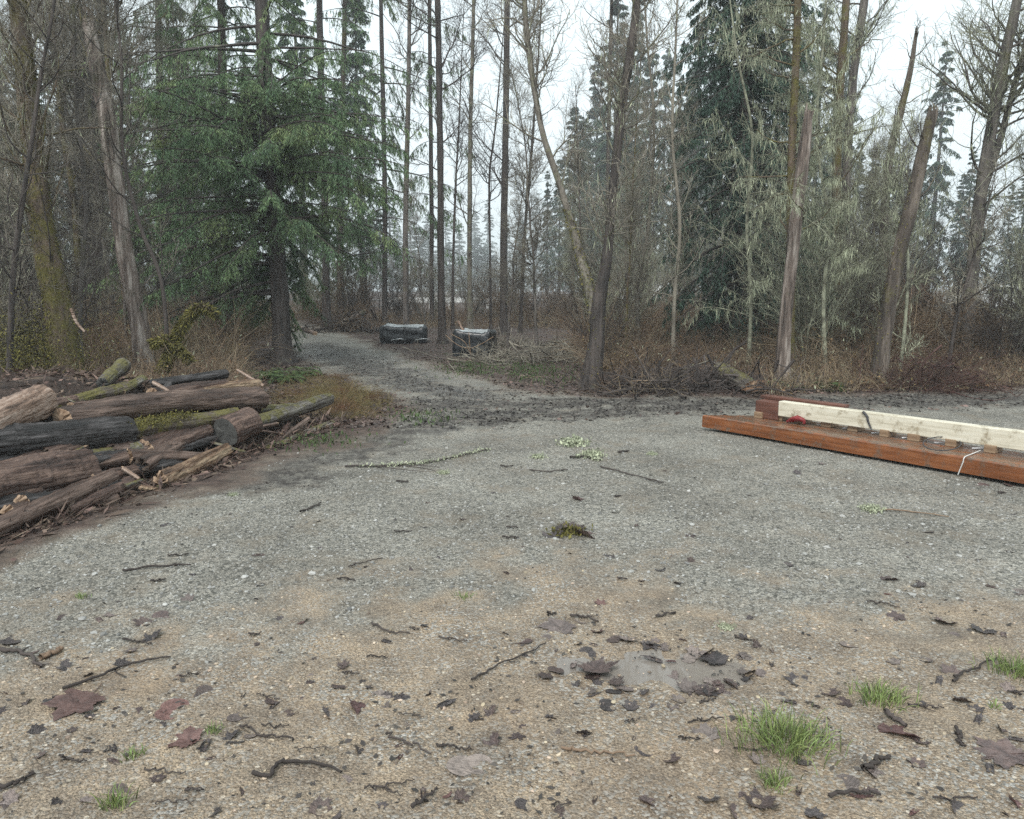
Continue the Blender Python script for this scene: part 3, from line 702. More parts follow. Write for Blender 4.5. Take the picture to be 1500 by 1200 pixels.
# the forked tree at the middle of the clearing's edge
Yf = by(866, 570)
bare_tree('forked_tree', [(864, 568), (874, 500), (876, 452), (888, 385), (897, 290), (912, 150), (926, 60), (936, -30)], [33, 29, 28, 19, 16, 16, 15, 14], Yf,
          'forked tree at the clearing edge with one pale and one black stem', 60, 'bark_dark', 'twig', ext=3, lich=160, moss=400, stem_bark='bark_lichen',
          stems=[([(874, 470), (858, 405), (842, 345), (820, 270), (795, 195), (778, 100), (770, 30), (768, -30)], [22, 17, 13, 12, 11, 11, 10, 9])],
          nb=30, t0=0.35, L=1.8, n2=8, n3=5, rb=0.016, limb='bark_lichen')
# right
Yr = by(1146, 566)
bare_tree('leaning_tree', [(1157, 560), (1158, 400), (1159, 250), (1165, 110), (1170, -30)], [17, 15, 14, 13, 12], Yr+0.5,
          'mossy dark trunk standing against the peeling red snag', 61, 'bark_mossy', 'twig_lichen', ext=4, lich=1600, moss=1200, nb=34, t0=0.25, L=1.7, n2=9, n3=5, rb=0.018, ang=(50, 95), up=0.02)
snag('broken_snag', [(1144, 562), (1150, 470), (1160, 380), (1168, 300), (1178, 220), (1184, 165)], [24, 22, 20, 21, 20, 13], Yr,
     'peeling red broken trunk in front of the dark spruce', 62, 'snag_red', inner='snag_red')
bare_tree('alder_tree', [(1222, 520), (1224, 400), (1226, 250), (1231, 120), (1240, 0)], [19, 17, 16, 14, 13], 19,
          'left one of a close pair of tall mossy trunks', 63, 'bark_mossy', 'twig_lichen', ext=4, lich=1100, nb=28, t0=0.3, L=2.2, n2=7, n3=4, rb=0.024, ang=(45, 90), moss=1200)
bare_tree('alder_tree', [(1236, 520), (1238, 400), (1240, 260), (1249, 120), (1266, 0)], [20, 18, 17, 15, 14], 19.6,
          'right one of a close pair of tall mossy trunks', 64, 'bark_grey', 'twig_lichen', ext=4, lich=1100, nb=28, t0=0.3, L=2.2, n2=7, n3=4, rb=0.024, ang=(45, 90))
snag('broken_snag', [(1284, 520), (1292, 380), (1302, 240), (1320, 160), (1334, 100), (1342, 48)], [17, 15, 13, 11, 9, 5], 17.5,
     'tall thin pointed dead trunk leaning right of the mossy pair', 65, 'snag_dark', twigs=14)
snag('broken_snag', [(1284, 558), (1298, 470), (1312, 390), (1334, 300), (1352, 220), (1366, 165)], [27, 24, 22, 22, 20, 16], by(1284, 566),
     'thick short broken trunk leaning right with torn orange wood on top', 66, 'snag_dark', twigs=8, moss=700)
bare_tree('maple_tree', [(1416, 520), (1424, 400), (1436, 290), (1452, 190), (1470, 90), (1490, 0)], [26, 23, 21, 20, 19, 17], 15.5,
          'large bare leaning tree with spreading limbs at the right edge', 67, 'bark_grey', 'twig_lichen', ext=3.5, lich=520, nb=32, t0=0.3, L=2.6, n2=8, n3=4, rb=0.03, ang=(45, 85),
          stems=[([(1438, 290), (1462, 215), (1482, 140), (1505, 60)], [12, 11, 10, 9])])
bare_tree('young_tree', [(1386, 560), (1400, 470), (1420, 400), (1440, 330)], [7, 6, 5, 3], 13,
          'small leaning sapling before the far gravel lot', 68, 'bark_dark', ext=1, nb=30, t0=0.15, L=0.9, n2=6, n3=4, rb=0.01)
bare_tree('young_tree', [(1316, 560), (1326, 470), (1330, 380), (1322, 290)], [7, 6, 5, 4], 13.4,
          'thin sapling with pale lichen beside the thick short snag', 69, 'twig_lichen', 'twig_lichen', ext=1.5, lich=220, nb=34, t0=0.1, L=0.9, n2=6, n3=4, rb=0.01)
bare_tree('young_tree', [(1096, 548), (1100, 440), (1094, 330), (1102, 200), (1080, 80)], [8, 7, 6, 5, 4], 15.5,
          'lichen draped sapling in front of the dark spruce', 70, 'twig_lichen', 'twig_lichen', ext=2, lich=900, nb=14, t0=0.15, L=1.9, n2=8, n3=4, rb=0.013, ang=(50, 95), up=0.0)
bare_tree('young_tree', [(1210, 556), (1206, 440), (1214, 330), (1196, 200), (1206, 60)], [8, 7, 6, 5, 4], 14.2,
          'lichen draped sapling right of the peeling red trunk', 71, 'twig_lichen', 'twig_lichen', ext=2, lich=2600, nb=34, t0=0.1, L=1.5, n2=8, n3=4, rb=0.013, ang=(50, 95), up=0.0)
bare_tree('young_tree', [(985, 545), (988, 440), (996, 330), (985, 200), (990, 60)], [8, 7, 6, 5, 4], 16,
          'twiggy grey sapling right of the forked tree', 72, 'twig', 'twig', ext=2, lich=160, nb=30, t0=0.15, L=1.3, n2=8, n3=4, rb=0.013)
bare_tree('young_tree', [(940, 540), (934, 440), (950, 330), (958, 180), (948, 60)], [8, 7, 6, 5, 4], 17,
          'pale twiggy sapling close behind the forked tree', 73, 'twig', 'twig', ext=2, lich=160, nb=44, t0=0.15, L=1.6, n2=9, n3=5, rb=0.013)

# ---------------------------------------------------------------- woods behind: a few built, then copied
HID = []
def proto_bare(seed, hgt, r0, L, bark, twig, nb, lich=0, lean=0.4, n2=13, n3=8):
    g = np.random.default_rng(seed); K = 16; s = np.linspace(0, 1, K)
    q = np.stack([lean*s**1.5*hgt*0.1+np.cumsum(g.normal(size=K))*0.03, np.cumsum(g.normal(size=K))*0.03, s*hgt-0.1], 1); q[0, :2] = 0
    r = r0*(1-0.85*s)+0.01; r = r*(1+0.6*np.exp(-s*hgt/0.25))
    root = thing('bare_tree', (0, 0, 0), '', 'tree')
    b = MB(); b.tubes(q, r, 7, 0); b.build('trunk', M[bark], root)
    crown_bare(q, r, g, lich=lich, nb=nb, t0=0.22, L=L, rb=0.022, n2=n2, n3=n3, up=0.13).build('crown', [M[bark], M[twig], M['lichen']], root)
    return root
def proto_shrub(seed, n, hgt, mat_, spread=0.5, lich=0, name='bare_shrub'):
    g = np.random.default_rng(seed)
    az = g.random(n)*TAU; d = np.stack([np.cos(az)*spread, np.sin(az)*spread, np.ones(n)], 1)
    p = np.stack([np.cos(az)*0.12*g.random(n), np.sin(az)*0.12*g.random(n), np.full(n, -0.05)], 1)
    st, sr = curves(p, d, hgt*(0.6+0.5*g.random(n)), 0.012+0.008*g.random(n), 0.003, 9, g, 0.10, 0.06, 0.14)
    root = thing(name, (0, 0, 0), '', 'shrub')
    b = MB(); b.tubes(st, sr, 5, 0); b.build('stems', M[mat_], root)
    c = MB(); b2, r2 = sprout(st, sr, 11, 0.2, 1, hgt*0.32, (25, 70), g, 6, 0.6, 0.003, 0.2, 0.06, 1, 0.3); c.tubes(b2, r2, 3, 0)
    b3, r3 = sprout(b2, r2, 7, 0.1, 1, hgt*0.12, (25, 60), g, 4, 0.6, 0.0024, 0.2, 0.05, 1, 0.3); c.tubes(b3, r3, 3, 0)
    if lich: lichen_on(c, b2, r2, lich, g, (0.04, 0.22), 0.016, 1)
    c.build('twigs', [M[mat_], M['lichen']], root)
    return root
def proto_conifer(seed, hgt, Lb, needle, nb=120, tw=14, nbl=9, bl=0.26, bw=0.07, hang=0.5, z0=0.1):
    g = np.random.default_rng(seed); s = np.linspace(0, 1, 14)
    q = np.stack([0.1*np.sin(s*3), 0*s, s*hgt-0.1], 1); r = 0.24*(1-s)+0.02
    root = thing('conifer_tree', (0, 0, 0), '', 'conifer')
    b = MB(); b.tubes(q, r, 7, 0); b.build('trunk', M['bark_dark'], root)
    c = conifer_crown(q, r, g, nb, hgt*z0, hgt*0.985, lambda h: Lb*(1-h)**0.8*(0.7+0.3*math.sin(h*30+seed))+0.25, tw=tw, twL=Lb*0.32, nbl=nbl, bl=bl, bw=bw, hang=hang, start=(70, 110))
    c.build('crown', [M['bark_dark'], M[needle]], root)
    return root
def zone_words(px):
    for lim, w in ((330, 'behind the log pile'), (545, 'behind the big spruce'), (860, 'in the misty gap'), (1000, 'behind the forked tree'), (1200, 'around the dark spruce')):
        if px < lim: return w
    return 'behind the leaning snags at right'
used = set()
def place(protos, k, x, y, sc, rz, label, group):
    p = protos[k]
    o = p if id(p) not in used else copy_tree(p)
    used.add(id(p))
    o.location = (x, y, float(gnd(x, y))-0.03); o.rotation_euler = (0, 0, rz); o.scale = (sc, sc, sc*(0.9+0.2*random.random()))
    o['label'] = label; o['group'] = group
    return o
random.seed(5); g = np.random.default_rng(55)
PB = [proto_bare(100, 13, 0.065, 2.4, 'bark_grey', 'twig', 34, 60), proto_bare(101, 11, 0.05, 2.2, 'bark_dark', 'twig_dark', 30), proto_bare(102, 12, 0.06, 2.5, 'bark_lichen', 'twig_lichen', 36, 260),
      proto_bare(103, 9, 0.042, 1.9, 'bark_grey', 'twig', 34, 40, 1.4), proto_bare(104, 14, 0.085, 3.0, 'bark_mossy', 'twig', 34, 160)]
kinds = ['slim grey bare tree', 'slim dark bare tree', 'pale lichened bare tree', 'small leaning bare tree', 'taller mossy bare tree']
def world_at(px, D): return (px-750)/F*D*1.0, D
n = 0; tries = 0
while n < 118 and tries < 6000:
    tries += 1
    px = g.uniform(-170, 1670); D = 15+27*g.random()**1.2
    dens = 0.10 if 600 < px < 800 else (0.25 if 420 < px < 600 else (0.28 if 800 < px < 1000 else 0.8))
    if px < 380: dens = 0.9 if D > 18 else 0.5
    if g.random() > dens: continue
    if px > 1330 and 16 < D < 48: continue
    if px > 1230 and D > 30 and g.random() < 0.75: continue
    big_ok = not (px > 1180 or 800 < px < 1000)
    x, y = world_at(px, D)
    if zones(np.array([x]), np.array([y]))[1][0] < 0.9: continue
    if 380 < px < 600 and y < 28: continue
    if 1000 < px < 1170 and y < 23: continue
    if 190 < px < 420 and D < 25: continue
    k = int(g.integers(0, 5)); k = 1 if (600 < px < 800 and k in (2, 4)) else k
    place(PB, k, x, y, ((0.42+0.75*g.random()**1.6) if big_ok else 0.32+0.28*g.random()), g.random()*TAU, kinds[k]+' standing '+zone_words(px), 'bare trees in the misty woods'); n += 1
PS = [proto_shrub(120, 9, 3.2, 'twig', 0.45), proto_shrub(121, 12, 2.2, 'cane', 0.6), proto_shrub(122, 8, 3.8, 'twig_lichen', 0.4, 200), proto_shrub(123, 14, 1.7, 'cane', 0.7), proto_shrub(124, 10, 2.8, 'twig_dark', 0.5)]
sk = ['tall grey bare shrub', 'brown twiggy bare shrub', 'tall lichened bare shrub', 'low brown bare shrub', 'dark bare shrub']
n = 0; tries = 0
while n < 250 and tries < 9000:
    tries += 1
    px = g.uniform(-120, 1620); D = 11.5+28*g.random()**1.3
    x, y = world_at(px, D)
    if zones(np.array([x]), np.array([y]))[1][0] < 0.95: continue
    if 395 < px < 860 and D < 31: continue
    if px > 1330 and D > 20: continue
    if 200 < px < 480 and D < 24: continue
    if 90 < px < 260 and D < 15: continue
    if 860 <= px < 1100 and D < 15.5: continue
    if px > 1150 and D < 14.5: continue
    if 950 < px < 1175 and D < 21: continue
    k = int(g.integers(0, 5))
    place(PS, k, x, y, 0.7+0.6*g.random(), g.random()*TAU, sk[k]+' growing '+zone_words(px), 'bare shrubs under the trees'); n += 1
PC = [proto_conifer(130, 20, 3.0, 'needle_far'), proto_conifer(131, 20, 2.5, 'needle_far', 110, hang=0.8), proto_conifer(132, 20, 3.6, 'needle_far', 130)]
far = [(895, -30, 70), (850, 140, 84), (818, 225, 95), (945, 40, 78), (985, 110, 60), (870, 70, 100), (925, -10, 95), (965, 60, 105), (838, 120, 92), (858, 200, 80), (908, 110, 88), (1000, 90, 98), (880, 150, 96), (800, 260, 110), (1030, 120, 100), (1350, 62, 50), (1205, 90, 58), (1290, 220, 66), (1420, 240, 76), (1490, 190, 70),
       (700, 345, 230), (660, 350, 250), (765, 320, 210), (616, 330, 220), (575, 280, 190), (505, 80, 46), (536, -20, 40), (450, -80, 36), (290, -60, 30), (180, 30, 38),
       (100, 80, 48), (40, 50, 44), (-10, 90, 52), (260, 90, 52), (380, 60, 50), (1040, 60, 46), (1120, 20, 56), (1240, 210, 80), (1390, 230, 58), (1545, 200, 60),
       (-70, 60, 60), (1080, 30, 44), (1180, 20, 50), (1260, 210, 48), (1310, 230, 56), (1400, 190, 50), (1150, 90, 62), (1215, 40, 66), (1480, 240, 58), (1010, 20, 55), (875, 210, 60), (935, 170, 52), (160, -20, 42), (70, 20, 38), (215, 60, 44), (0, 40, 40), (120, 130, 56), (140, 140, 70), (330, 120, 62), (920, 120, 84), (1000, 160, 86), (1160, 160, 84), (1330, 230, 92), (1460, 260, 100), (640, 365, 290), (725, 372, 310), (800, 330, 240), (590, 352, 280), (680, 380, 330), (755, 368, 300), (545, 340, 260), (560, 300, 300), (585, 320, 320), (605, 285, 310), (630, 310, 300), (655, 300, 330), (675, 325, 300), (697, 305, 320), (715, 290, 310), (742, 315, 300), (760, 295, 325), (785, 280, 310), (808, 300, 300), (535, 290, 320), (835, 285, 330), (860, 290, 310), (712, 360, 260), (830, 345, 270), (1600, 180, 80), (-140, 90, 70)]
for k, (px, py, D) in enumerate(far):
    if D < 70 and px > 600: D *= 1.45
    elif D < 60: D *= 1.2
    x, y = world_at(px, D); top = P(px, py, D)[2]; z = float(gnd(x, y))
    w = 'faint conifer far off in the mist' if D > 95 else ('hazy blue green conifer' if D > 56 else 'green grey conifer')
    o = place(PC, k % 3, x, y, max(0.3, (top-z)/20), g.random()*TAU, w+' '+zone_words(px), 'conifers in the misty background')
    if D > 180: o.scale = (2.3, 2.3, (top-z)/20)
    elif (top-z) > 27: o.scale = (1.45, 1.45, (top-z)/20)
    elif (top-z) < 14: o.scale = (0.9, 0.9, (top-z)/20)

# ---------------------------------------------------------------- undergrowth, brambles, bracken
ug = MB(); g = np.random.default_rng(77)
px = g.uniform(-150, 1650, 110000); D = 10.5+30*g.random(110000)**1.5; x = (px-750)/F*D; y = D
_, zl_, _, _ = zones(x, y)
hn = fbm(x, y, 0.35, 61)
ok = (zl_ > 0.97) & (g.random(110000) < 0.3+0.9*hn) & ~((px > 395) & (px < 860) & (D < 30)) & ~((px > 1370) & (D > 21)) & ~((px > 350) & (px < 470) & (D < 24))
ok &= ~((px > 860) & (px < 1130) & (D < 13.6+1.5*hn))
x, y, hn, px = x[ok], y[ok], hn[ok], px[ok]; n = len(x)
az = g.random(n)*TAU; sprd = 0.25+0.9*g.random(n)
d = np.stack([np.cos(az)*sprd, np.sin(az)*sprd, np.ones(n)], 1)
near = np.clip((y-11)/4, 0.45, 1)
L = (0.4+1.9*hn*g.random(n))*near*1.15; L = np.where(px > 1330, L*0.6, L); L = np.where((px > 500) & (px < 800) & (y > 28), L*0.5, L); L = np.where((px > 960) & (px < 1170), L*0.65, L)
cv, cr = curves(np.stack([x, y, gnd(x, y)-0.03], 1), d, L, 0.004+0.004*g.random(n), 0.002, 6, g, 0.16, 0.0, 0.35)
ug.tubes(cv, cr, 3, 0)
tv, tr = sprout(cv, cr, 2, 0.3, 1, 0.35, (30, 70), g, 4, 0.7, 0.0012, 0.2); ug.tubes(tv, tr, 3, 0)
m_ = 40000; idx = g.integers(0, n, m_); p, dd, r_ = at_t(cv, cr, idx, 0.1+0.9*g.random(m_))
ug.blades(p, g.normal(size=(m_, 3))+np.array([0, 0, -0.5]), 0.03+0.05*g.random(m_), 0.015+0.025*g.random(m_), 1, g=g)
m_ = 16000; idx = g.integers(0, n, m_); p, dd, r_ = at_t(cv, cr, idx, 0.4+0.6*g.random(m_))
ug.blades(p, g.normal(size=(m_, 3))*0.6+np.array([0, 0, -0.7]), 0.03+0.07*g.random(m_), 0.008+0.012*g.random(m_), 2, g=g)
m_ = 9000; a_ = P(30, 520, 11.3); p = a_+g.normal(size=(m_, 3))*[0.5, 0.5, 0.35]; p[:, 2] = np.abs(p[:, 2]-0.1)+0.1
ug.blades(p, g.normal(size=(m_, 3)), 0.02+0.04*g.random(m_), 0.01+0.012*g.random(m_), 3, g=g)
tag(ug.build('undergrowth', [M['cane'], M['deadleaf'], M['lichen'], M['moss']]), 'tangled brown bramble canes and dead stems under the trees', 'undergrowth', kind='stuff')
print('undergrowth canes', n)

br = MB(); n = 4200
px = g.normal(500, 40, n); py = 584+g.normal(0, 17, n)
px = np.where(g.random(n) < 0.3, g.uniform(400, 540, n), px)
q = np.array([PZ(a, min(max(b, 556), 615), 0)[:2] for a, b in zip(px, py)])
_, zl_, _, _ = zones(q[:, 0], q[:, 1]); q = q[zl_ > 0.75]; n = len(q)
b0 = np.stack([q[:, 0], q[:, 1], gnd(q[:, 0], q[:, 1])-0.01], 1); az = g.random(n)*TAU
d = np.stack([np.cos(az)*0.8, np.sin(az)*0.8, 0.5+g.random(n)], 1)
cv, cr = curves(b0, d, 0.10+0.26*g.random(n), np.full(n, 0.0024), 0.001, 4, g, 0.2, 0, 0.8); br.tubes(cv, cr, 3, 0)
tag(br.build('bracken', M['rust']), 'rusty and olive dead bracken and grass bending by the track', 'bracken', kind='stuff')

# green moss and grass at the forest edge
gr = MB()
for cx, cy_, sx, sy, n in ((690, 540, 26, 6, 900), (775, 543, 22, 7, 900), (620, 612, 26, 6, 260), (470, 645, 40, 9, 300), (740, 520, 60, 10, 400), (820, 550, 26, 8, 400)):
    q = np.array([PZ(a, b, 0)[:2] for a, b in zip(g.normal(cx, sx, n), g.normal(cy_, sy, n))])
    b0 = np.stack([q[:, 0], q[:, 1], gnd(q[:, 0], q[:, 1])-0.005], 1)
    gr.blades(b0, g.normal(size=(n, 3))*0.5+np.array([0, 0, 1.0]), 0.025+0.06*g.random(n), 0.01+0.014*g.random(n), 0, g=g)
tag(gr.build('grass', M['fern']), 'low green weeds in patches along the clearing edge', 'grass', kind='stuff')

def fern(loc, label, seed, nf=14, L=0.8):
    g = np.random.default_rng(seed); root = thing('sword_fern', loc, label, 'fern', 'ferns at the foot of the big spruce')
    for k in range(nf):
        az = k*TAU/nf+g.uniform(-.2, .2); d = np.array([[math.cos(az)*0.9, math.sin(az)*0.9, 0.7+0.5*g.random()]])
        c, r = curves(np.zeros((1, 3)), d, np.array([L*(0.7+0.4*g.random())]), np.array([0.004]), 0.0015, 12, g, 0.04, 0, 0.55)
        b = MB(); b.tubes(c, r, 3, 0); m = 56; t = np.repeat(np.linspace(0.08, 0.99, m//2), 2)
        p, dd, rr = at_t(c, r, np.zeros(m, int), t); s = nrm(np.cross(dd, [0, 0, 1.0]))*np.where(np.arange(m) % 2, 1, -1)[:, None]
        b.blades(p, s+0.35*dd+[0, 0, -0.15], 0.12*np.sin(np.clip(t*1.1+0.12, 0, 1)*math.pi*0.93)+0.01, 0.024, 0, nr=np.tile([0, 0, 1.0], (m, 1))+0.2*g.normal(size=(m, 3)), g=g)
        b.build('frond', M['fern'], root)
for k, (px, py, lb, L) in enumerate([(418, 560, 'green sword fern right at the foot of the big spruce', 0.75), (392, 556, 'green sword fern between the log pile and the big spruce', 0.7), (446, 552, 'small green fern on the track side of the big spruce', 0.5), (1216, 572, 'low green fern at the gravel edge behind the orange boards', 0.45)]):
    o = fern(tuple(G(px, py)), lb, 200+k, 14, L)
# ---------------------------------------------------------------- log pile
FA, FB = PZ(-20, 800, 0), PZ(500, 618, 0)
UU = nrm(FB-FA); BK = np.array([-UU[1], UU[0], 0.0])
TILT = math.radians(31); PN = np.cross(UU, BK*math.cos(TILT)+np.array([0, 0, math.sin(TILT)])); PN = nrm(PN)
def PP(px, py, lift=0.0):
    """point on the sloping face of the pile seen at a photo pixel"""
    d = ray(px, py); o = np.array([0, 0, H]); s = ((FA+PN*lift-o)@PN)/(d@PN); return o+d*s
hb = MB(); ls = np.linspace(-2.2, np.linalg.norm(FB-FA)+0.3, 90); ts = np.linspace(-0.25, 3.4, 60)
lg, tg = np.meshgrid(ls, ts); LN = np.linalg.norm(FB-FA)
env = sstep(LN+0.3, LN-2.6, lg)*0.9+0.1*sstep(LN+.3, LN-.5, lg)
hx = FA[0]+UU[0]*lg+BK[0]*tg; hy = FA[1]+UU[1]*lg+BK[1]*tg
hz = np.minimum(np.maximum(tg, 0)*math.tan(TILT), 0.85*env+0.05)*sstep(3.4, 2.2, tg)-0.13+0.12*(fbm(hx, hy, 3, 91)-0.4)+0.07*(fbm(hx, hy, 11, 92)-0.5)
hz = np.maximum(hz, gnd(hx, hy)-0.06+0.05*fbm(hx, hy, 8, 93)*sstep(-0.25, 0.2, tg))
i = (np.arange(59)[:, None]*90+np.arange(89)[None]).ravel()
hb.add(np.stack([hx, hy, hz], -1).reshape(-1, 3), np.stack([i, i+1, i+91, i+90], 1))
g = np.random.default_rng(301); n = 11000
sl_ = g.uniform(-1.8, LN, n); tt = np.where(g.random(n) < 0.55, g.normal(0.06, 0.13, n), g.uniform(0, 2.2, n))
p = np.stack([FA[0]+UU[0]*sl_+BK[0]*tt, FA[1]+UU[1]*sl_+BK[1]*tt], 1)
envp = sstep(LN+0.3, LN-2.6, sl_)*0.9+0.1
zz = np.maximum(np.minimum(np.maximum(tt, 0)*math.tan(TILT), 0.85*envp+.05)-0.08, gnd(p[:, 0], p[:, 1])+0.006)
hb.blades(np.column_stack([p, zz]), np.array([0, 0, 0.12])+UU*g.normal(size=(n, 1))+g.normal(size=(n, 3))*[0.6, 0.6, 0.25], 0.03+0.2*g.random(n)**2.5, 0.008+0.03*g.random(n)**1.5, 1, g=g)
M['debris'] = mat('dark bark debris', [(0.3, (0.016, 0.012, 0.01)), (0.6, (0.06, 0.042, 0.034))], 9, rough=0.8, bump=1.0, bscale=30, bdist=0.03)
M['barkchip'] = mat('bark chips', [(0.3, (0.045, 0.03, 0.024)), (0.7, (0.17, 0.12, 0.095))], 2, rough=0.75, bump=0, island=0.7)
tag(hb.build('bark_debris', [M['debris'], M['barkchip']]), 'dark bark crumbs and splinters heaped under the log pile', 'debris', kind='stuff')

def log_obj(name, pts3, rad, m, mc, label, seed, cat='log', group='logs in the pile at left', sides=40, rough=0.075, jag=0.02, K=44, sub=None):
    pts3 = np.array(pts3, float); q, r = smooth_path(pts3, rad, K)
    o0 = q[0]; ax = nrm(q[-1]-q[0]); up = np.array([0, 0, 1.0]); y_ = nrm(np.cross(up, ax)); z_ = np.cross(ax, y_)
    Rm = np.stack([ax, y_, z_]); loc = (q-o0)@Rm.T
    gg = np.random.default_rng(seed); r = r*(1+0.05*np.sin(np.linspace(0, 9, K)+seed)+0.02*gg.normal(size=K))
    b = MB(); b.capped(loc, r, sides, 0, 1, rough, seed, jag)
    o = b.build(name, [M[m], M[mc]])
    from mathutils import Matrix
    o.matrix_world = Matrix(((*[Rm[k][0] for k in range(3)], o0[0]), (*[Rm[k][1] for k in range(3)], o0[1]), (*[Rm[k][2] for k in range(3)], o0[2]), (0, 0, 0, 1)))
    tag(o, label, cat, group)
    return o, q, r
def plog(a, b_, w, m, mc, label, seed, lift=0.0, mid=None, lift2=None, **kw):
    """log on the pile from photo pixels; w = its thickness in pixels at both ends"""
    A = PP(*a, lift); B = PP(*b_, lift if lift2 is None else lift2)
    w = (w[0]*0.97, w[1]*0.97)
    ra = w[0]*np.linalg.norm(A-[0, 0, H])/F/2; rb = w[1]*np.linalg.norm(B-[0, 0, H])/F/2
    pts = [A, B] if mid is None else [A, PP(*mid, (lift+(lift if lift2 is None else lift2))/2), B]
    return log_obj('log', pts, [ra, rb] if mid is None else [ra, (ra+rb)/2, rb], m, mc, label, seed, **kw)
plog((92, 616), (378, 586), (34, 36), 'log_brown', 'cut_pale', 'long smooth brown log lying across the top of the pile', 401, 0.10, mid=(235, 592))
plog((-70, 650), (58, 588), (50, 44), 'log_pale', 'cut_pale', 'thick weathered pale log poking up at the left edge of the pile', 402, 0.12)
plog((-60, 658), (186, 632), (50, 40), 'log_dark', 'cut_dark', 'thick black wet log under the long smooth brown log', 403, 0.05)
plog((-60, 718), (128, 684), (62, 50), 'log_red', 'cut_dark', 'fat rotten reddish brown log low at the left edge', 404, 0.02, rough=0.09)
plog((-40, 790), (163, 700), (30, 25), 'log_brown', 'cut_pale', 'straight cracked grey brown log along the front foot of the pile', 405, 0.05)
plog((96, 752), (190, 712), (22, 24), 'log_red', 'cut_dark', 'short brown slab of wood in front of the cracked log', 406, 0.0, rough=0.12)
plog((172, 634), (345, 612), (27, 26), 'log_mossy', 'cut_pale', 'mossy log with yellow green tufts just under the long brown log', 407, 0.07, rough=0.09, jag=0.06)
# the stub whose sawn end faces the camera
A_ = PP(330, 634, 0.12); dv = nrm(np.array([0.42, 1.0, 0.16])); r_ = 24*np.linalg.norm(A_-[0, 0, H])/F
log_obj('log', [A_, A_+dv*0.17, A_+dv*0.36], [r_*0.88, r_*0.9, r_*0.86], 'log_red', 'cut_grey', 'short stub of log showing its round grey sawn end to the camera', 408, rough=0.03, jag=0.003, sides=40)
plog((370, 622), (482, 584), (21, 18), 'log_grey', 'cut_pale', 'grey mossy log with pale broken tip at the right end of the pile', 409, 0.06)
plog((376, 668), (486, 622), (17, 15), 'log_grey', 'cut_dark', 'half buried brown grey log at the foot of the pile by the track', 410, 0.0)
plog((236, 708), (334, 660), (26, 18), 'log_rot', 'cut_pale', 'splintered tan rotten log chunk lying below the sawn stub', 411, 0.05, rough=0.16, jag=0.08)
plog((206, 714), (246, 722), (8, 7), 'log_rot', 'cut_pale', 'small tan offcut of wood beside the splintered tan chunk', 412, 0.05, sides=8, cat='wood scrap', rough=0.12)
plog((150, 562), (180, 536), (16, 20), 'log_grey', 'cut_grey', 'short grey green log stub sticking up behind the pile', 413, 0.02)
plog((176, 574), (210, 556), (14, 12), 'log_grey', 'cut_pale', 'small pale tipped log beside the upright grey green stub', 414, 0.0)
plog((214, 566), (330, 548), (16, 13), 'log_dark', 'cut_dark', 'thin dark log along the crest of the pile', 415, 0.02)
plog((276, 574), (374, 566), (14, 24), 'log_rot', 'cut_pale', 'tan log with a pale mossy broken end at the crest of the pile', 416, 0.04, jag=0.05, rough=0.1)
plog((70, 600), (186, 568), (18, 18), 'log_mossy', 'cut_dark', 'brown mossy log behind the left end of the long brown log', 417, 0.0)
plog((136, 672), (250, 646), (28, 24), 'log_red', 'cut_dark', 'reddish log deep in the dark gap under the mossy log', 418, -0.04)
plog((228, 660), (300, 634), (28, 28), 'log_red', 'cut_dark', 'dark reddish log left of the sawn stub', 419, 0.0)
plog((196, 690), (300, 672), (20, 18), 'log_dark', 'cut_dark', 'black wet log below the dark reddish log', 420, -0.02)
plog((376, 602), (440, 596), (16, 12), 'log_grey', 'cut_dark', 'lumpy grey log past the right tip of the long brown log', 421, 0.02, rough=0.12)
plog((-60, 690), (60, 660), (26, 20), 'log_dark', 'cut_dark', 'black log squeezed between the two fat logs at left', 422, 0.0)
plog((20, 610), (110, 588), (20, 16), 'log_red', 'cut_pale', 'splintered brown log behind the thick pale log', 423, 0.02, rough=0.15, jag=0.06)
plog((-60, 760), (60, 726), (34, 26), 'log_dark', 'cut_dark', 'dark log below the fat rotten log at the left edge', 424, -0.03)
plog((100, 745), (170, 730), (16, 14), 'log_brown', 'cut_dark', 'little brown log end low in front of the pile', 425, 0.0)
plog((330, 690), (420, 650), (12, 10), 'log_red', 'cut_dark', 'thin reddish rotten pole on the ground right of the tan chunk', 426, 0.02, sides=10)
plog((224, 560), (262, 582), (6, 5), 'log_pale', 'cut_pale', 'pale stick lying crosswise on the crest of the pile', 427, 0.16, sides=8, cat='stick')
plog((180, 686), (204, 702), (6, 6), 'log_pale', 'cut_pale', 'pale splinter of wood wedged above the small tan offcut', 428, 0.07, sides=8, cat='stick')
plog((348, 542), (386, 566), (4, 7), 'log_pale', 'cut_pale', 'thin pale forked stick leaning at the right end of the crest', 429, 0.1, sides=8, cat='stick')
g = np.random.default_rng(4321)
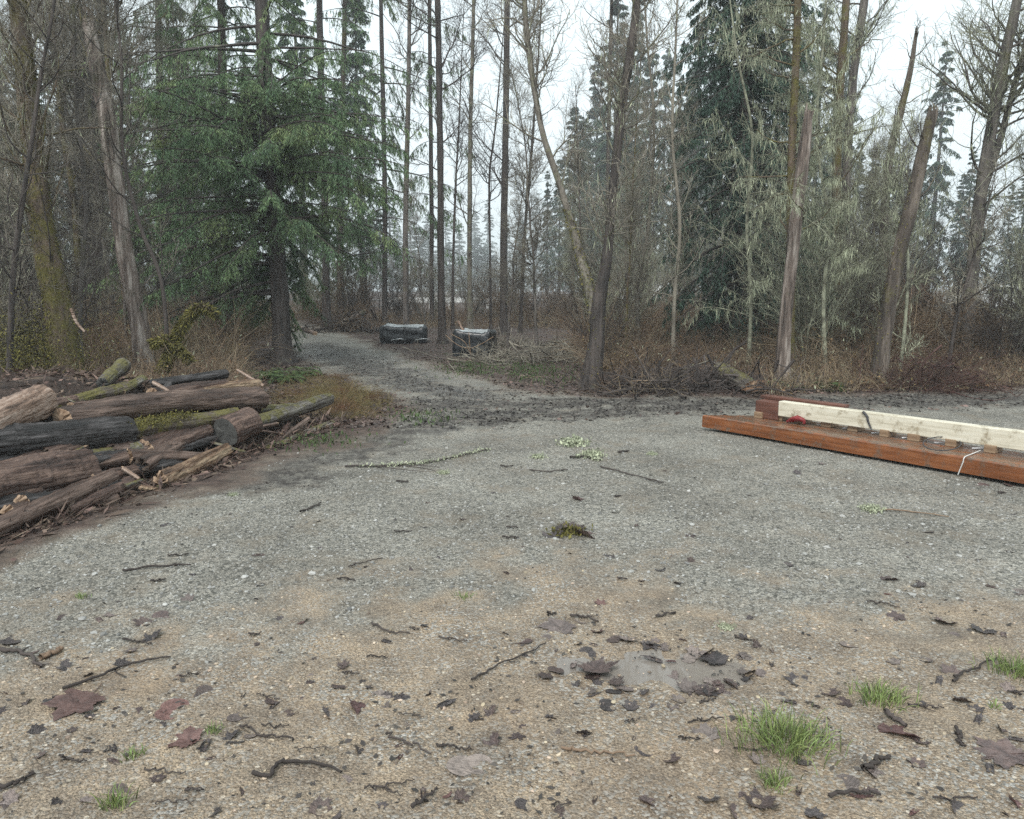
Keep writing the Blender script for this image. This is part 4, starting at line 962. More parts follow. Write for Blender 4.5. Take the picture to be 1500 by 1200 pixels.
for k in range(24):
    fx = g.random(); cx = -10+fx*450; top = np.interp(cx, [0, 100, 200, 380, 450], [620, 590, 565, 560, 590]); bot = np.interp(cx, [0, 200, 370, 450], [790, 725, 675, 650])
    cy_ = top+(bot-top)*g.random(); L_ = 16+60*g.random()**1.5; an = g.normal(-0.28, 0.35); w_ = 3+g.random()*8
    plog((cx-L_*math.cos(an)/2, cy_-L_*math.sin(an)/2), (cx+L_*math.cos(an)/2, cy_+L_*math.sin(an)/2), (w_, w_*0.75), ['log_red', 'log_dark', 'log_brown', 'log_grey', 'log_brown', 'log_grey'][int(g.integers(0, 6))], 'cut_dark' if g.random() < 0.6 else 'cut_pale',
         'broken stick or bark slab tangled among the big logs of the pile', 4400+k, 0.0+0.09*g.random(), lift2=0.02+0.1*g.random(), sides=24, K=20, rough=0.16, jag=0.05, cat='stick', group='broken sticks in the log pile')
g = np.random.default_rng(9321)
for k in range(26):
    cx = -30+350*g.random(); top = np.interp(cx, [0, 100, 200, 380, 450], [628, 592, 568, 572, 590]); bot = np.interp(cx, [0, 200, 370, 450], [770, 700, 655, 630])
    cy_ = top+(bot-top)*g.random()**0.8; L_ = 60+90*g.random(); an = g.normal(-0.24, 0.1); w_ = 14+g.random()*14
    plog((cx-L_*math.cos(an)/2, cy_-L_*math.sin(an)/2), (cx+L_*math.cos(an)/2, cy_+L_*math.sin(an)/2), (w_, w_*0.8), ['log_red', 'log_dark', 'log_brown', 'log_grey', 'log_red'][int(g.integers(0, 5))], 'cut_dark' if g.random() < 0.5 else 'cut_pale',
         'dark log wedged between the big logs of the pile', 5400+k, -0.03+0.07*g.random(), lift2=-0.03+0.07*g.random(), K=30, rough=0.12, jag=0.05)
mb = MB(); g = np.random.default_rng(411); n = 1800
t = g.random(n); A, B = PP(196, 618, .16), PP(275, 606, .16)
mb.blades(A+(B-A)*t[:, None]+g.normal(size=(n, 3))*[0.05, 0.05, 0.022]-[0, 0, 0.02], g.normal(size=(n, 3))+[0, 0, 0.4], 0.014+0.02*g.random(n), 0.007+0.008*g.random(n), 0, g=g)
tag(mb.build('moss_mat', M['moss']), 'bright yellow green moss tuft growing on the mossy log', 'moss')

# curved moss covered branch arching above the pile
def limb(name, pts, w, Y, m, label, seed, cat='branch', moss=0, ext=None, twigs=0):
    g = np.random.default_rng(seed); w3 = np.array([P(a, b, (Y if np.isscalar(Y) else Y[k])) for k, (a, b) in enumerate(pts)])
    rr = np.array(w)*np.linalg.norm(w3-[0, 0, H], axis=1)/F/2
    q, r = smooth_path(w3, rr, 28); b = MB(); b.tubes(q, r, 8, 0, rough=0.06, seed=seed)
    if twigs:
        b1, r1 = sprout(q[None], r[None], twigs, 0.1, 1, 0.5, (30, 70), g, 6, 0.5, 0.002, 0.2); b.tubes(b1, r1, 4, 0)
        b2, r2 = sprout(b1, r1, 4, 0.2, 1, 0.2, (30, 60), g, 4, 0.6, 0.0015, 0.2); b.tubes(b2, r2, 3, 0)
    if moss:
        t = g.random(moss); p, d, r_ = at_t(q[None], r[None], np.zeros(moss, int), t); pr = perp(d, g)
        b.blades(p+pr*r_[:, None], pr+[0, 0, -0.7], 0.02+0.08*g.random(moss), 0.012+0.015*g.random(moss), 1, g=g)
    return tag(b.build(name, [M[m], M['moss']]), label, cat)
limb('mossy_branch', [(238, 545), (252, 508), (272, 470), (296, 450), (318, 462)], [10, 9, 8, 6, 3], 11.4, 'bark_mossy', 'arched branch thick with yellow moss above the log pile', 431, moss=2600, twigs=4)
limb('mossy_branch', [(222, 505), (244, 498), (262, 512), (280, 530)], [5, 6, 6, 4], 11.3, 'bark_mossy', 'short drooping mossy branch crossing the arched one', 432, moss=1500, twigs=3)
limb('pale_branch', [(104, 452), (112, 472), (124, 486)], [4, 4, 3], 11.0, 'log_pale', 'short white barked twig caught in the brambles by the mossy trunk', 433)

# ---------------------------------------------------------------- beams at the right
def tex_planks(name, a, b_, c, rough, stains=None, up=0.0):
    m = mat(name, [(0.3, a), (0.5, b_), (0.7, c)], 5, (0.35, 4, 4), rough, 0.35, 16, 0.004, spec=0.5, roughvar=0.12, moss=stains, mossamt=0.38, mossscale=9, mossup=up)
    return m
M['stain'] = tex_planks('wet red brown stained timber', (0.08, 0.03, 0.012), (0.19, 0.066, 0.024), (0.29, 0.115, 0.045), 0.3, (0.14, 0.09, 0.062), 0.12)
M['whitewood'] = tex_planks('weathered cream painted timber', (0.42, 0.38, 0.29), (0.6, 0.56, 0.45), (0.68, 0.65, 0.55), 0.6, (0.34, 0.29, 0.2))
M['spacer'] = tex_planks('small wet wooden blocks', (0.12, 0.075, 0.045), (0.23, 0.15, 0.09), (0.32, 0.23, 0.15), 0.55)
M['endblk'] = tex_planks('red brown block', (0.05, 0.022, 0.016), (0.11, 0.045, 0.03), (0.18, 0.08, 0.055), 0.5)
M['redpl'] = mat('red plastic', mono((0.2, 0.028, 0.03), .3), 6, rough=0.4, bump=0)
M['metal'] = mat('pale metal strap', mono((0.55, 0.55, 0.56), .15), 6, rough=0.35, bump=0)
M['cord'] = mat('white cord', mono((0.6, 0.6, 0.58), .1), 6, rough=0.7, bump=0)
M['wire'] = mat('dark wire', mono((0.05, 0.05, 0.055), .1), 6, rough=0.5, bump=0)
ZT = 0.175
t0_, t1_ = PZ(1029, 608, ZT), PZ(1500, 684, ZT)     # front top edge
bu = nrm((t1_-t0_)*[1, 1, 0]); bv = np.array([-bu[1], bu[0], 0]); bv = bv if bv[1] > 0 else -bv
bz = np.array([0, 0, 1.0]); AX = np.stack([bu, bv, bz])
farp = PZ(1110, 598.5, ZT)
BW = 0.62; BL = 6.4
bm_ = MB()
NB = 40; tl = np.linspace(0, BL, NB)
pf = [(0, 0.035), (0, ZT-0.012), (0.012, ZT), (BW-0.012, ZT), (BW, ZT-0.012), (BW, 0.035)]
skew = np.array([0.62*(v/BW) for v, z in pf])*0.9     # the far end is cut on the slant
V = np.array([[t0_*[1, 1, 0]+bu*(t+(sk if t == 0 else sk*(1-t/BL)))+bv*v+bz*z for (v, z), sk in zip(pf, skew)] for t in tl]).reshape(-1, 3)
org = t0_*[1, 1, 0]; loc = (V-org)@AX.T
k_ = np.arange(NB-1)[:, None]*6; j_ = np.arange(6)[None]
bm_.add(loc, np.stack([k_+j_, k_+(j_+1) % 6, k_+6+(j_+1) % 6, k_+6+j_], -1).reshape(-1, 4)[:, ::-1], 0, False)
bm_.f.append((np.array([[0, 1, 2, 3, 4, 5]]), 0, False)); bm_.f.append((np.array([[5, 4, 3, 2, 1, 0]])+6*(NB-1), 0, False))
from mathutils import Matrix
def framed(o, org, A=AX):
    o.matrix_world = Matrix([[A[k][r] for k in range(3)]+[org[r]] for r in range(3)]+[[0, 0, 0, 1]]); return o
framed(tag(bm_.build('timber_beam', M['stain']), 'long wet red brown stained timber lying flat on the gravel', 'beam'), org)
# low sleepers that hold it off the gravel
for k, t in enumerate((1.1, 3.6, 5.6)):
    b = MB(); b.box((0, 0, 0), (0.09, 0.5, 0.05), None, 0, 0.006)
    framed(tag(b.build('bearer', M['spacer']), ['flat wooden bearer under the slanted far end of the timber', 'flat wooden bearer under the middle of the timber', 'flat wooden bearer under the near end of the timber'][k], 'wood block'), org+bu*t+bv*0.32+bz*0.012)
# white beam on its blocks
wz0 = ZT+0.055; w0, w1 = PZ(1139, 614, ZT+0.02), PZ(1500, 662, ZT+0.05)
wu = nrm((w1-w0)*[1, 1, 0]); wv = np.array([-wu[1], wu[0], 0]); wv = wv if wv[1] > 0 else -wv; WX = np.stack([wu, wv, bz])
WH = 0.165; WT = 0.105
b = MB(); b.box((3.0, WT/2, WH/2), (6.0, WT, WH), None, 0, 0.008)
wo = w0*[1, 1, 0]+bz*wz0
framed(tag(b.build('timber_beam', M['whitewood']), 'long weathered cream painted timber standing on edge over small blocks', 'beam'), wo, WX)
b = MB(); b.box((0, 0, 0), (0.29, 0.28, 0.195), None, 0, 0.008)
framed(tag(b.build('end_block', M['endblk']), 'chunky dark red brown block against the end of the cream timber', 'wood block'), wo*[1, 1, 0]-wu*0.15+wv*0.15+bz*(ZT+0.099), WX)
b = MB(); b.box((0.35, 0.0, 0), (1.0, 0.12, 0.035), None, 0, 0.004)
framed(tag(b.build('plank', M['endblk']), 'thin dark plank laid over the red brown block behind the cream timber', 'plank'), wo*[1, 1, 0]-wu*0.2+wv*0.24+bz*(ZT+0.2155), WX)
blk = None
ble = [(1119, 611), (1148, 614), (1181, 619), (1218, 624), (1257, 630), (1303, 638), (1346, 644), (1400, 652), (1457, 661)]
where = ['nearest the slanted far end of the timber', 'just past the red strap side of the far end', 'beside the red strap', 'left of the dark crack in the cream timber', 'right of the dark crack in the cream timber', 'midway along the cream timber', 'left of the wire loop', 'inside the wire loop', 'nearest the right edge past the white cord']
for k, (a_, c_) in enumerate(ble):
    q = PZ(a_, c_, ZT+0.001)
    s_ = 1.0+0.15*math.sin(k*2.3)
    if blk is None:
        b = MB(); b.box((0, 0, 0.036), (0.10, 0.17, 0.072), None, 0, 0.004); blk = b.build('spacer_block', M['spacer']); o = blk
    else: o = blk.copy(); C.objects.link(o)
    framed(o, q-bv*0.035); o.scale = (s_, 1, 0.95)
    tag(o, 'small wooden spacer block '+where[k], 'wood block', 'spacer blocks on the red brown timber')
for k in range(8):
    a0 = np.array(ble[k]); a1 = np.array(ble[k+1]); f0, f1 = 0.42, 0.80
    p0, p1 = PZ(*(a0+(a1-a0)*f0+[0, 1]), ZT+0.012), PZ(*(a0+(a1-a0)*f1-[0, 3]), ZT+0.03)
    b = MB(); b.tubes(np.array([p0, (p0+p1)/2, p1]), np.array([0.007, 0.007, 0.007]), 6)
    tag(b.build('metal_rod', M['metal']), 'pale rod by the block '+where[k], 'rod', 'metal rods between the spacer blocks')
# red strap bundle, crack, cord, wire
b = MB(); rp_ = PZ(1163, 611, ZT+0.07)
pts = np.array([rp_+bu*x_+bz*z_+bv*y_ for x_, y_, z_ in ((-0.06, -0.03, -0.055), (0.0, -0.035, -0.02), (0.07, -0.03, -0.005), (0.13, -0.02, -0.02), (0.14, -0.03, -0.055))])
b.tubes(*smooth_path(pts, [0.012, 0.026, 0.034, 0.024, 0.01], 14), 10, 0, rough=0.2)
tag(b.build('red_strap', M['redpl']), 'bunched red strap lying against the cream timber', 'strap')
b = MB(); cp_ = [PZ(1232+a_*0.55, 602+c_*0.5, ZT+0.05+0.19*(1-c_/36)) for a_, c_ in ((0, 0), (8, 12), (12, 24), (17, 36))]
c0 = wo+wu*0.95
pts = np.array([c0+wu*x_+wv*(-0.008)+bz*z_ for x_, z_ in ((0, WH+0.004), (0.045, WH*0.75), (0.06, WH*0.45), (0.10, 0.0))])
b.tubes(*smooth_path(pts, [0.012, 0.012, 0.01, 0.006], 12), 6, 0)
tag(b.build('dark_wire', M['wire']), 'short dark wire bent down the face of the cream timber', 'wire')
pts = [PZ(1378+28*math.cos(t)+2, 650+10*math.sin(t), ZT+0.03+0.05*(1-math.sin(t))/2) for t in np.linspace(-0.4, 5.0, 20)]
b = MB(); b.tubes(np.array(pts), np.full(20, 0.005), 6); tag(b.build('wire_loop', M['wire']), 'loop of dark wire lying over the red brown timber', 'wire')
zs = PZ(1413, 671, ZT)
pts = [PZ(1436, 660, ZT+0.012), PZ(1424, 665, ZT+0.010), zs-bv*0.0+bz*0.008, zs-bv*0.022-bz*0.03, zs-bv*0.024-bz*0.09+bu*(-0.015), zs-bv*0.026-bz*0.15+bu*(-0.03)]
b = MB(); b.tubes(*smooth_path(np.array(pts), [0.0045]*6, 24), 6); tag(b.build('white_cord', M['cord']), 'white cord hanging over the front edge of the red brown timber', 'cord')

# ---------------------------------------------------------------- tarped bundles
M['tarp'] = mat('black tarpaulin', mono((0.016, 0.019, 0.022), .25), 4, rough=0.33, bump=0.5, bscale=7, bdist=0.04, spec=0.55, roughvar=0.1)
M['tarp_sheen'] = mat('wet tarpaulin with painted sky sheen', mono((0.36, 0.39, 0.4), .4), 3, rough=0.16, bump=0.4, bscale=5, bdist=0.03, spec=0.7)  # pale colour stands in for sky reflected on the wet black tarpaulin
def tarp_bundle(name, cx, Y, w, d, h, rz, label, seed, taper=0.06, sag=0.05):
    gx_, z = None, None
    base = G(cx, Y) ; g = np.random.default_rng(seed)
    root = thing(name, base, label, 'tarped bundle', rz=rz)
    # side skirt as rings that follow a rounded box, top as inner rings
    n = 96; a = np.arange(n)*TAU/n
    ca_, sa_ = np.cos(a), np.sin(a); e = 0.22
    bxx = np.sign(ca_)*np.abs(ca_)**e*w/2; byy = np.sign(sa_)*np.abs(sa_)**e*d/2
    rings = []; fold = np.sin(a*9+g.uniform(0, 6))*0.5+np.sin(a*17+g.uniform(0, 6))*0.35+np.sin(a*29+1)*0.2
    for k, zf in enumerate(np.linspace(0, 1, 14)):
        s = 1+taper*math.sin(zf*math.pi*0.9)-0.10*(zf > 0.93)*(zf-0.93)/0.07*0.5
        fx = (1-zf)*0.045*fold+0.02*np.sin(zf*11+a*5)
        sagz = -0.035*np.sin(a*4+1)**2*zf
        rings.append(np.stack([bxx*s*(1+fx*0.6), byy*s*(1+fx*0.9), np.full(n, zf*h-0.03*(zf == 0))+sagz+0.03*np.sin(a*3+2)*zf], 1))
    for k, f_ in enumerate((0.93, 0.8, 0.6, 0.4, 0.2, 0.02)):
        rr = rings[13]*1.0; t = rr*[f_, f_, 1]
        t[:, 2] += 0.02-sag*(1-f_)*1.0+0.05*(fbm(t[:, 0], t[:, 1], 2.5, seed)-0.5)*(1-f_*0.5)
        rings.append(t)
    V = np.vstack(rings); b = MB(); top = MB()
    def q(k): 
        j = np.arange(n); j2 = (j+1) % n; return np.stack([k*n+j, k*n+j2, (k+1)*n+j2, (k+1)*n+j], 1)
    b.add(V[:15*n], np.vstack([q(k) for k in range(14)]), 0)
    b.build('tarp_cover', M['tarp'], root)
    top.add(V[14*n:], np.vstack([q(k) for k in range(len(rings)-15)]), 0); top.build('tarp_top', M['tarp_sheen'], root)
    return root, V, n, rings
r1_, V1, n1, rg1 = tarp_bundle('tarped_bundle', 592, 502, 65*G(592, 502)[1]/F, 1.0, 25*G(592, 502)[1]/F, 0.10, 'low wide black tarped bundle with a wet shiny top, farther along the track', 501)
for sx_ in (-0.42, 0.42):
    b = MB(); pts = np.array([[sx_*1.72*0.5*2*0.5, -0.66, 0.12], [sx_*0.86+0.25, -0.70, 0.16], [sx_*0.86+0.42, -0.69, 0.14]])
    b.tubes(*smooth_path(pts, [0.012, 0.02, 0.01], 8), 6); b.build('fold_strap', M['tarp_sheen'], r1_)
b = MB(); b.box((0.05, -0.70, 0.26), (0.07, 0.02, 0.5), None, 0, 0.004); b.build('strap', M['tarp'], r1_)
r2_, V2, n2_, rg2 = tarp_bundle('tarped_bundle', 696, 521, 56*G(696, 522)[1]/F, 0.8, 0.62, -0.25, 'boxy black tarped bundle tied with cord and topped by a pale stick', 502, taper=0.02)
b = MB()
for tpts in (((-0.60, -0.46, 0.52), (-0.3, -0.50, 0.30), (0.0, -0.51, 0.22), (0.3, -0.51, 0.32), (0.6, -0.47, 0.50)), ((-0.45, -0.49, 0.55), (-0.1, -0.51, 0.36), (0.05, -0.51, 0.05)), ((0.0, -0.50, 0.60), (0.03, -0.52, 0.3), (0.06, -0.51, 0.02))):
    b.tubes(*smooth_path(np.array(tpts), [0.009]*len(tpts), 16), 5)
b.build('cord', M['spacer'], r2_)
o, _, _ = log_obj('stick', [np.array(r2_.location)+np.array([-0.28, -0.15, 0.62]), np.array(r2_.location)+np.array([-0.42, 0.1, 0.84])], [0.03, 0.028], 'log_pale', 'cut_pale', 'pale stick end poking up on the boxy tarped bundle', 503, cat='stick', group=None, sides=8)

# ---------------------------------------------------------------- brush heaps, boards, fallen pole
M['bramble'] = mat('dark red brown bramble', mono((0.065, 0.036, 0.03), .5), 3, rough=0.85, bump=0, island=0.5)
def brush(name, px, py, w, h, n, label, seed, m='twig_dark', m2='cane', Lr=(0.5, 1.4), rad=(0.006, 0.03), elev=0.5):
    g = np.random.default_rng(seed); c = G(px, py); root = thing(name, c, label, 'brush heap'); root['kind'] = 'stuff'
    p = np.stack([g.normal(0, w*0.35, n), g.normal(0, w*0.22, n), np.zeros(n)], 1)
    p[:, 2] = h*0.55*np.exp(-(p[:, 0]/(w*0.4))**2)*g.random(n)
    az = g.random(n)*TAU; d = np.stack([np.cos(az), np.sin(az), elev*g.normal(size=n)], 1)
    L = Lr[0]+(Lr[1]-Lr[0])*g.random(n); r0 = rad[0]+(rad[1]-rad[0])*g.random(n)**2
    cv, cr = curves(p-d*0.3*L[:, None], d, L, r0, 0.003, 7, g, 0.16, 0, 0.1); cv[..., 2] = np.abs(cv[..., 2])
    b = MB(); b.tubes(cv, cr, 5, 0); b.build('branches', M[m], root)
    t = MB(); tv, tr = sprout(cv, cr, 5, 0.1, 1, 0.45, (25, 70), g, 5, 0.5, 0.002, 0.2); tv[..., 2] = np.maximum(tv[..., 2], -0.01); t.tubes(tv, tr, 3, 0)
    t.build('twigs', M[m2], root); return root
brush('brush_heap', 508, 486, 2.6, 1.0, 110, 'heap of dark branches far up the track under the hemlocks', 601, rad=(0.01, 0.05), Lr=(0.7, 1.8))
brush('brush_heap', 815, 528, 3.4, 0.7, 170, 'wide low tangle of cut branches left of the forked tree', 602, 'twig', 'twig')
brush('brush_heap', 740, 508, 1.6, 0.4, 60, 'small litter of branches right of the boxy tarped bundle', 603, 'twig', 'twig')
brush('brush_heap', 1022, 572, 2.2, 0.75, 150, 'dark root tangle with arching stems at the gravel edge', 604, 'twig_dark', 'twig_dark', elev=0.8)
brush('brush_heap', 930, 574, 1.6, 0.35, 70, 'low dark brush just right of the forked tree', 605, 'twig_dark', 'cane')
brush('brush_heap', 1362, 570, 1.9, 0.95, 190, 'dark red brown bramble heap at the right edge of the gravel', 606, 'bramble', 'bramble', elev=0.55, rad=(0.004, 0.014), Lr=(0.4, 1.1))
o, _, _ = log_obj('log', [P(498, 478, 30.2)+[0, 0, 0.05], P(536, 456, 30.4)], [0.13, 0.11], 'snag_red', 'cut_pale', 'reddish log end sticking out of the far brush heap', 611, group=None)
for k, (a_, b_) in enumerate((((1004, 590), (990, 562)), ((1012, 574), (1050, 536)))):
    pass
def arch(pts, Y, r, label, seed):
    w3 = np.array([P(a, b, Y) for a, b in pts]); w3[0, 2] = gnd(*w3[0, :2])-0.02; w3[-1, 2] = max(gnd(*w3[-1, :2])-0.02, min(w3[-1, 2], 0.3))
    q, rr = smooth_path(w3, [r]+[r*0.8]*(len(pts)-2)+[r*0.5], 24); b = MB(); b.tubes(q, rr, 6, 0, rough=0.05)
    return tag(b.build('bent_stem', M['log_grey']), label, 'branch')
arch([(990, 576), (988, 556), (1004, 541), (1026, 533), (1044, 530), (1062, 552)], 12.6, 0.022, 'thick arched stem over the dark root tangle', 1)
arch([(1006, 578), (992, 564), (986, 552), (996, 541), (1018, 537)], 12.3, 0.014, 'thin curved stem beside the dark root tangle', 2)
arch([(976, 585), (960, 568), (952, 548), (950, 538)], 12.1, 0.010, 'thin pale stem curving up from the gravel edge', 3)
A_ = G(1064, 571)+[0, 0, 0.16]; B_ = G(1096, 577)+[0, 0, 0.1]
log_obj('log', [A_+[-0.05, 0.25, 0.12], B_+[0.02, -0.05, 0.0]], [0.15, 0.12], 'log_grey', 'cut_pale', 'short grey stump piece leaning beside the orange boards', 612, group=None, rough=0.12, jag=0.05)
for k, (a_, b_, lb) in enumerate((((1100, 571), (1172, 566), 'upper orange brown board lying at the gravel edge'), ((1092, 579), (1160, 573), 'lower dark orange board lying at the gravel edge'))):
    A_ = G(*a_)+[0, 0, 0.09+0.03*(k == 0)]; B_ = G(*b_)+[0, 0, 0.05+0.03*(k == 0)]; u_ = nrm(B_-A_); v_ = nrm(np.cross([0, 0, 1.0], u_)); w_ = np.cross(u_, v_)
    b = MB(); L_ = float(np.linalg.norm(B_-A_)); b.box((L_/2, 0, 0), (L_, 0.2, 0.05), None, 0, 0.004)
    framed(tag(b.build('board', M['snag_orange']), lb, 'board'), A_, np.stack([u_, v_, w_]))
log_obj('pole', [G(418, 476)+[0, 0, 0.12], G(462, 491)+[0, 0, 0.06]], [0.09, 0.075], 'log_pale', 'cut_pale', 'pale fallen pole lying beside the track right of the big spruce', 613, cat='log', group=None, sides=10)
# fallen green fir bough at the gravel edge
def bough(px, py, label, seed, L=1.1, az=2.9):
    g = np.random.default_rng(seed); c = G(px, py); root = tag(None or thing('fir_bough', c, label, 'bough'))
    q, r = curves(np.array([[0, 0, 0.04]]), np.array([[math.cos(az), math.sin(az)*0.3, 0.05]]), np.array([L]), np.array([0.01]), 0.003, 8, g, 0.05); b = MB(); b.tubes(q, r, 4, 0)
    t1, r1 = sprout(q, r, 26, 0.05, 1, 0.45, (40, 60), g, 5, 0.5, 0.002, 0.08); t1[..., 2] = np.abs(t1[..., 2])*0.5+0.02; b.tubes(t1, r1, 3, 0); b.build('stem', M['twig_dark'], root)
    n = 2600; idx = g.integers(0, 26, n); p, d, rr = at_t(t1, r1, idx, g.random(n)); nb = MB()
    nb.blades(p, d+perp(d, g)*0.8+[0, 0, 0.1], 0.03+0.03*g.random(n), 0.008+0.006*g.random(n), 0, g=g); nb.build('needles', M['needle'], root)
bough(1190, 573, 'green fallen conifer bough right of the orange boards', 621)
# far white rail and other pale things beyond the trees
def rail(x0, x1, Y, z, label, m):
    root = thing('rail_fence', ((x0+x1)/2, Y, float(gnd((x0+x1)/2, Y))), label, 'fence')
    b = MB(); b.box((0, 0, z), (x1-x0, 0.08, 0.3), None, 0, 0.02); b.build('rail', m, root)
    for k in range(6):
        p_ = MB(); p_.box((x0+(x1-x0)*(k+0.5)/6-(x0+x1)/2, 0.1, z/2), (0.14, 0.12, z), None, 0, 0.01); p_.build('post', m, root)
M['paint'] = mat('faded white paint', mono((0.72, 0.73, 0.72), .08), 3, rough=0.6, bump=0)
a_, b_ = P(560, 440, 46), P(728, 440, 46); rail(a_[0], b_[0], 46, 0.52, 'low white rail far behind the trees of the misty gap', M['paint'])
def shed(px, D, w, h, m, label, name='garden_shed'):
    x_ = P(px, 440, D)[0]; root = thing(name, (x_, D, float(gnd(x_, D))), label, 'shed')
    b = MB(); b.box((0, 0, h/2), (w, 3, h), None, 0, 0.02); b.build('wall', m, root)
    r_ = w/2+0.3; b = MB(); b.add([(-r_, -1.8, h), (r_, -1.8, h), (r_, 1.8, h), (-r_, 1.8, h), (-r_, 0, h+0.8), (r_, 0, h+0.8)], [(0, 1, 5, 4), (2, 3, 4, 5), (3, 2, 1, 0)], 0, False); b.add([(-r_, -1.8, h), (-r_, 1.8, h), (-r_, 0, h+0.8), (r_, -1.8, h), (r_, 1.8, h), (r_, 0, h+0.8)], [(0, 2, 1), (3, 4, 5)], 0, False); b.build('roof', M['bark_dark'], root)
    b = MB(); b.box((w*0.2, -1.53, h*0.45), (0.9, 0.06, h*0.85), None, 0, 0.01); b.build('door', M['tarp'], root)
M['rustwall'] = mat('rusty shed wall', mono((0.12, 0.055, 0.045), .2), 3, (8, 8, 0.2), rough=0.8, bump=0.3)
shed(1278, 44, 4.6, 1.6, M['rustwall'], 'dim rust coloured shed far behind the thick short snag')
shed(374, 62, 2.6, 1.5, M['paint'], 'pale shed glimpsed left of the big spruce trunk')
shed(926, 64, 4.4, 1.5, M['paint'], 'pale shed shape added for a bright glimpse through the trees right of the forked tree')  # added shape standing in for a bright gleam between the trees
# white car parked on the far lot
root = thing('parked_car', tuple(P(1450, 470, 41)*[1, 1, 0]+[0, 0, float(gnd(P(1450, 470, 41)[0], 41))]), 'distant white car on the gravel lot behind the bare trees at right', 'car', rz=0.1)
b = MB(); L_ = np.array([(-2.2, 0.45), (-2.15, 0.8), (-1.3, 0.92), (-0.7, 1.38), (0.7, 1.40), (1.45, 0.95), (2.2, 0.85), (2.25, 0.4), (1.2, 0.28), (-1.2, 0.28)]); m = len(L_)
V = np.vstack([np.column_stack([L_[:, 0], np.full(m, s)*np.where(L_[:, 1] > 1.2, 0.78, 1.0), L_[:, 1]]) for s in (-0.86, 0.86)]); b.add(V, [(k, (k+1) % m, m+(k+1) % m, m+k) for k in range(m)], 0, False)
b.f.append((np.array([list(range(m))[::-1]]), 0, False)); b.f.append((np.array([list(range(m, 2*m))]), 0, False)); b.build('body', M['paint'], root)
wgl = MB()
for s in (-1, 1): wgl.add([(-1.15, s*0.875, 0.95), (1.2, s*0.875, 0.95), (0.62, s*0.72, 1.33), (-0.65, s*0.72, 1.33)], [(0, 1, 2, 3)], 0, False)
wgl.build('windows', M['tarp'], root)
for x_ in (-1.35, 1.4):
    for s in (-1, 1):
        b = MB(); a = np.linspace(0, TAU, 20, endpoint=False); b.capped(np.array([[x_, s*0.88, 0.32], [x_, s*0.7, 0.32]]), np.array([0.32, 0.32]), 20, 0, 0); b.build('wheel', M['wire'], root)
# ---------------------------------------------------------------- small things on the ground
def leafm(name, a, b_, rough, amt=0.35): return mat(name, [(0.35, a), (0.65, b_)], 6, rough=rough, bump=0.6, bscale=14, bdist=0.02, spec=0.6, objvar=amt)
LM = {'dark': leafm('wet dark leaf', (0.026, 0.022, 0.022), (0.085, 0.068, 0.066), 0.34), 'brown': leafm('brown leaf', (0.04, 0.028, 0.026), (0.115, 0.08, 0.07), 0.36),
      'red': leafm('red brown leaf', (0.07, 0.032, 0.028), (0.16, 0.085, 0.075), 0.42), 'grey': leafm('wet pressed leaf with grey sky sheen', (0.1, 0.08, 0.072), (0.23, 0.185, 0.165), 0.34)}  # grey: sky reflected on flat wet leaves, put into the colour
def leaf_mesh(name, m, seed, kind):
    """maple leaf of unit width; kind 0 flat, 1 cupped, 2 rolled, 3 folded crumpled scrap, 4 oval"""
    g = np.random.default_rng(seed); n = 54; R = 5; a = np.arange(n)*TAU/n
    if kind == 4: rad = 0.5*np.ones(n)*(0.55+0.45*np.abs(np.sin(a)))
    else:
        rad = np.full(n, 0.27)
        for c_, l_, w_ in ((90, 0.54, 40), (90-55, 0.5, 38), (90+55, 0.5, 38), (90-112, 0.4, 40), (90+112, 0.4, 40)):
            dd = np.degrees(np.abs((a-math.radians(c_)+math.pi) % TAU-math.pi)); rad = np.maximum(rad, l_*np.clip(1-dd/w_*0.62, 0, 1)**0.8)
        rad *= 1+0.10*np.sin(a*18+seed)+0.05*g.normal(size=n)
    V = [[0, 0, 0]]
    for k in range(1, R+1): V += [[math.cos(t)*r*k/R, math.sin(t)*r*k/R, 0] for t, r in zip(a, rad)]
    V = np.array(V); x, y = V[:, 0].copy(), V[:, 1].copy()
    V[:, 2] = 0.05*(fbm(x+seed, y, 5, seed)-0.5)
    if kind == 0: V[:, 2] += 0.22*np.abs(x)+0.10*(fbm(x, y, 4, seed+5)-0.5)+0.3*np.maximum(0, np.hypot(x, y)-0.3)**1.3*np.sin(np.arctan2(y, x)*2+seed)
    if kind == 4: V[:, 2] += 0.25*x*x+0.1*y*y
    if kind == 1: V[:, 2] += 0.9*x*x+0.5*y*y*(1+math.sin(seed))
    if kind == 2:
        r_ = 0.10; th = x/r_*0.72; V[:, 0] = np.sin(th)*r_*(1+0.25*np.abs(th)/2); V[:, 2] += r_-np.cos(th)*r_*(1-0.12*np.abs(th)); V[:, 2] += 0.12*y*y
    if kind == 3:
        V[:, 2] += np.where(x > 0.02, (x-0.02)*0.9, 0)+0.10*(fbm(x, y, 6, seed+3)-0.5); V[:, 0] = np.where(x > 0.02, 0.02+(x-0.02)*0.45, x); V[:, 1] += 0.1*np.sin(x*8)
    V[:, 2] -= V[:, 2].min()-0.006
    b = MB(); b.add(V, [(0, 1+k, 1+(k+1) % n) for k in range(n)])
    q = [(1+(r-1)*n+k, 1+r*n+k, 1+r*n+(k+1) % n, 1+(r-1)*n+(k+1) % n) for r in range(1, R) for k in range(n)]
    b.f.append((np.array(q), 0, True))
    if kind != 2: b.tubes(np.array([V[0], [0.02, -0.3, 0.02], [0.09, -0.55, 0.015]]), np.array([0.01, 0.009, 0.007]), 4, 0)
    return b.mesh(name, LM[m])
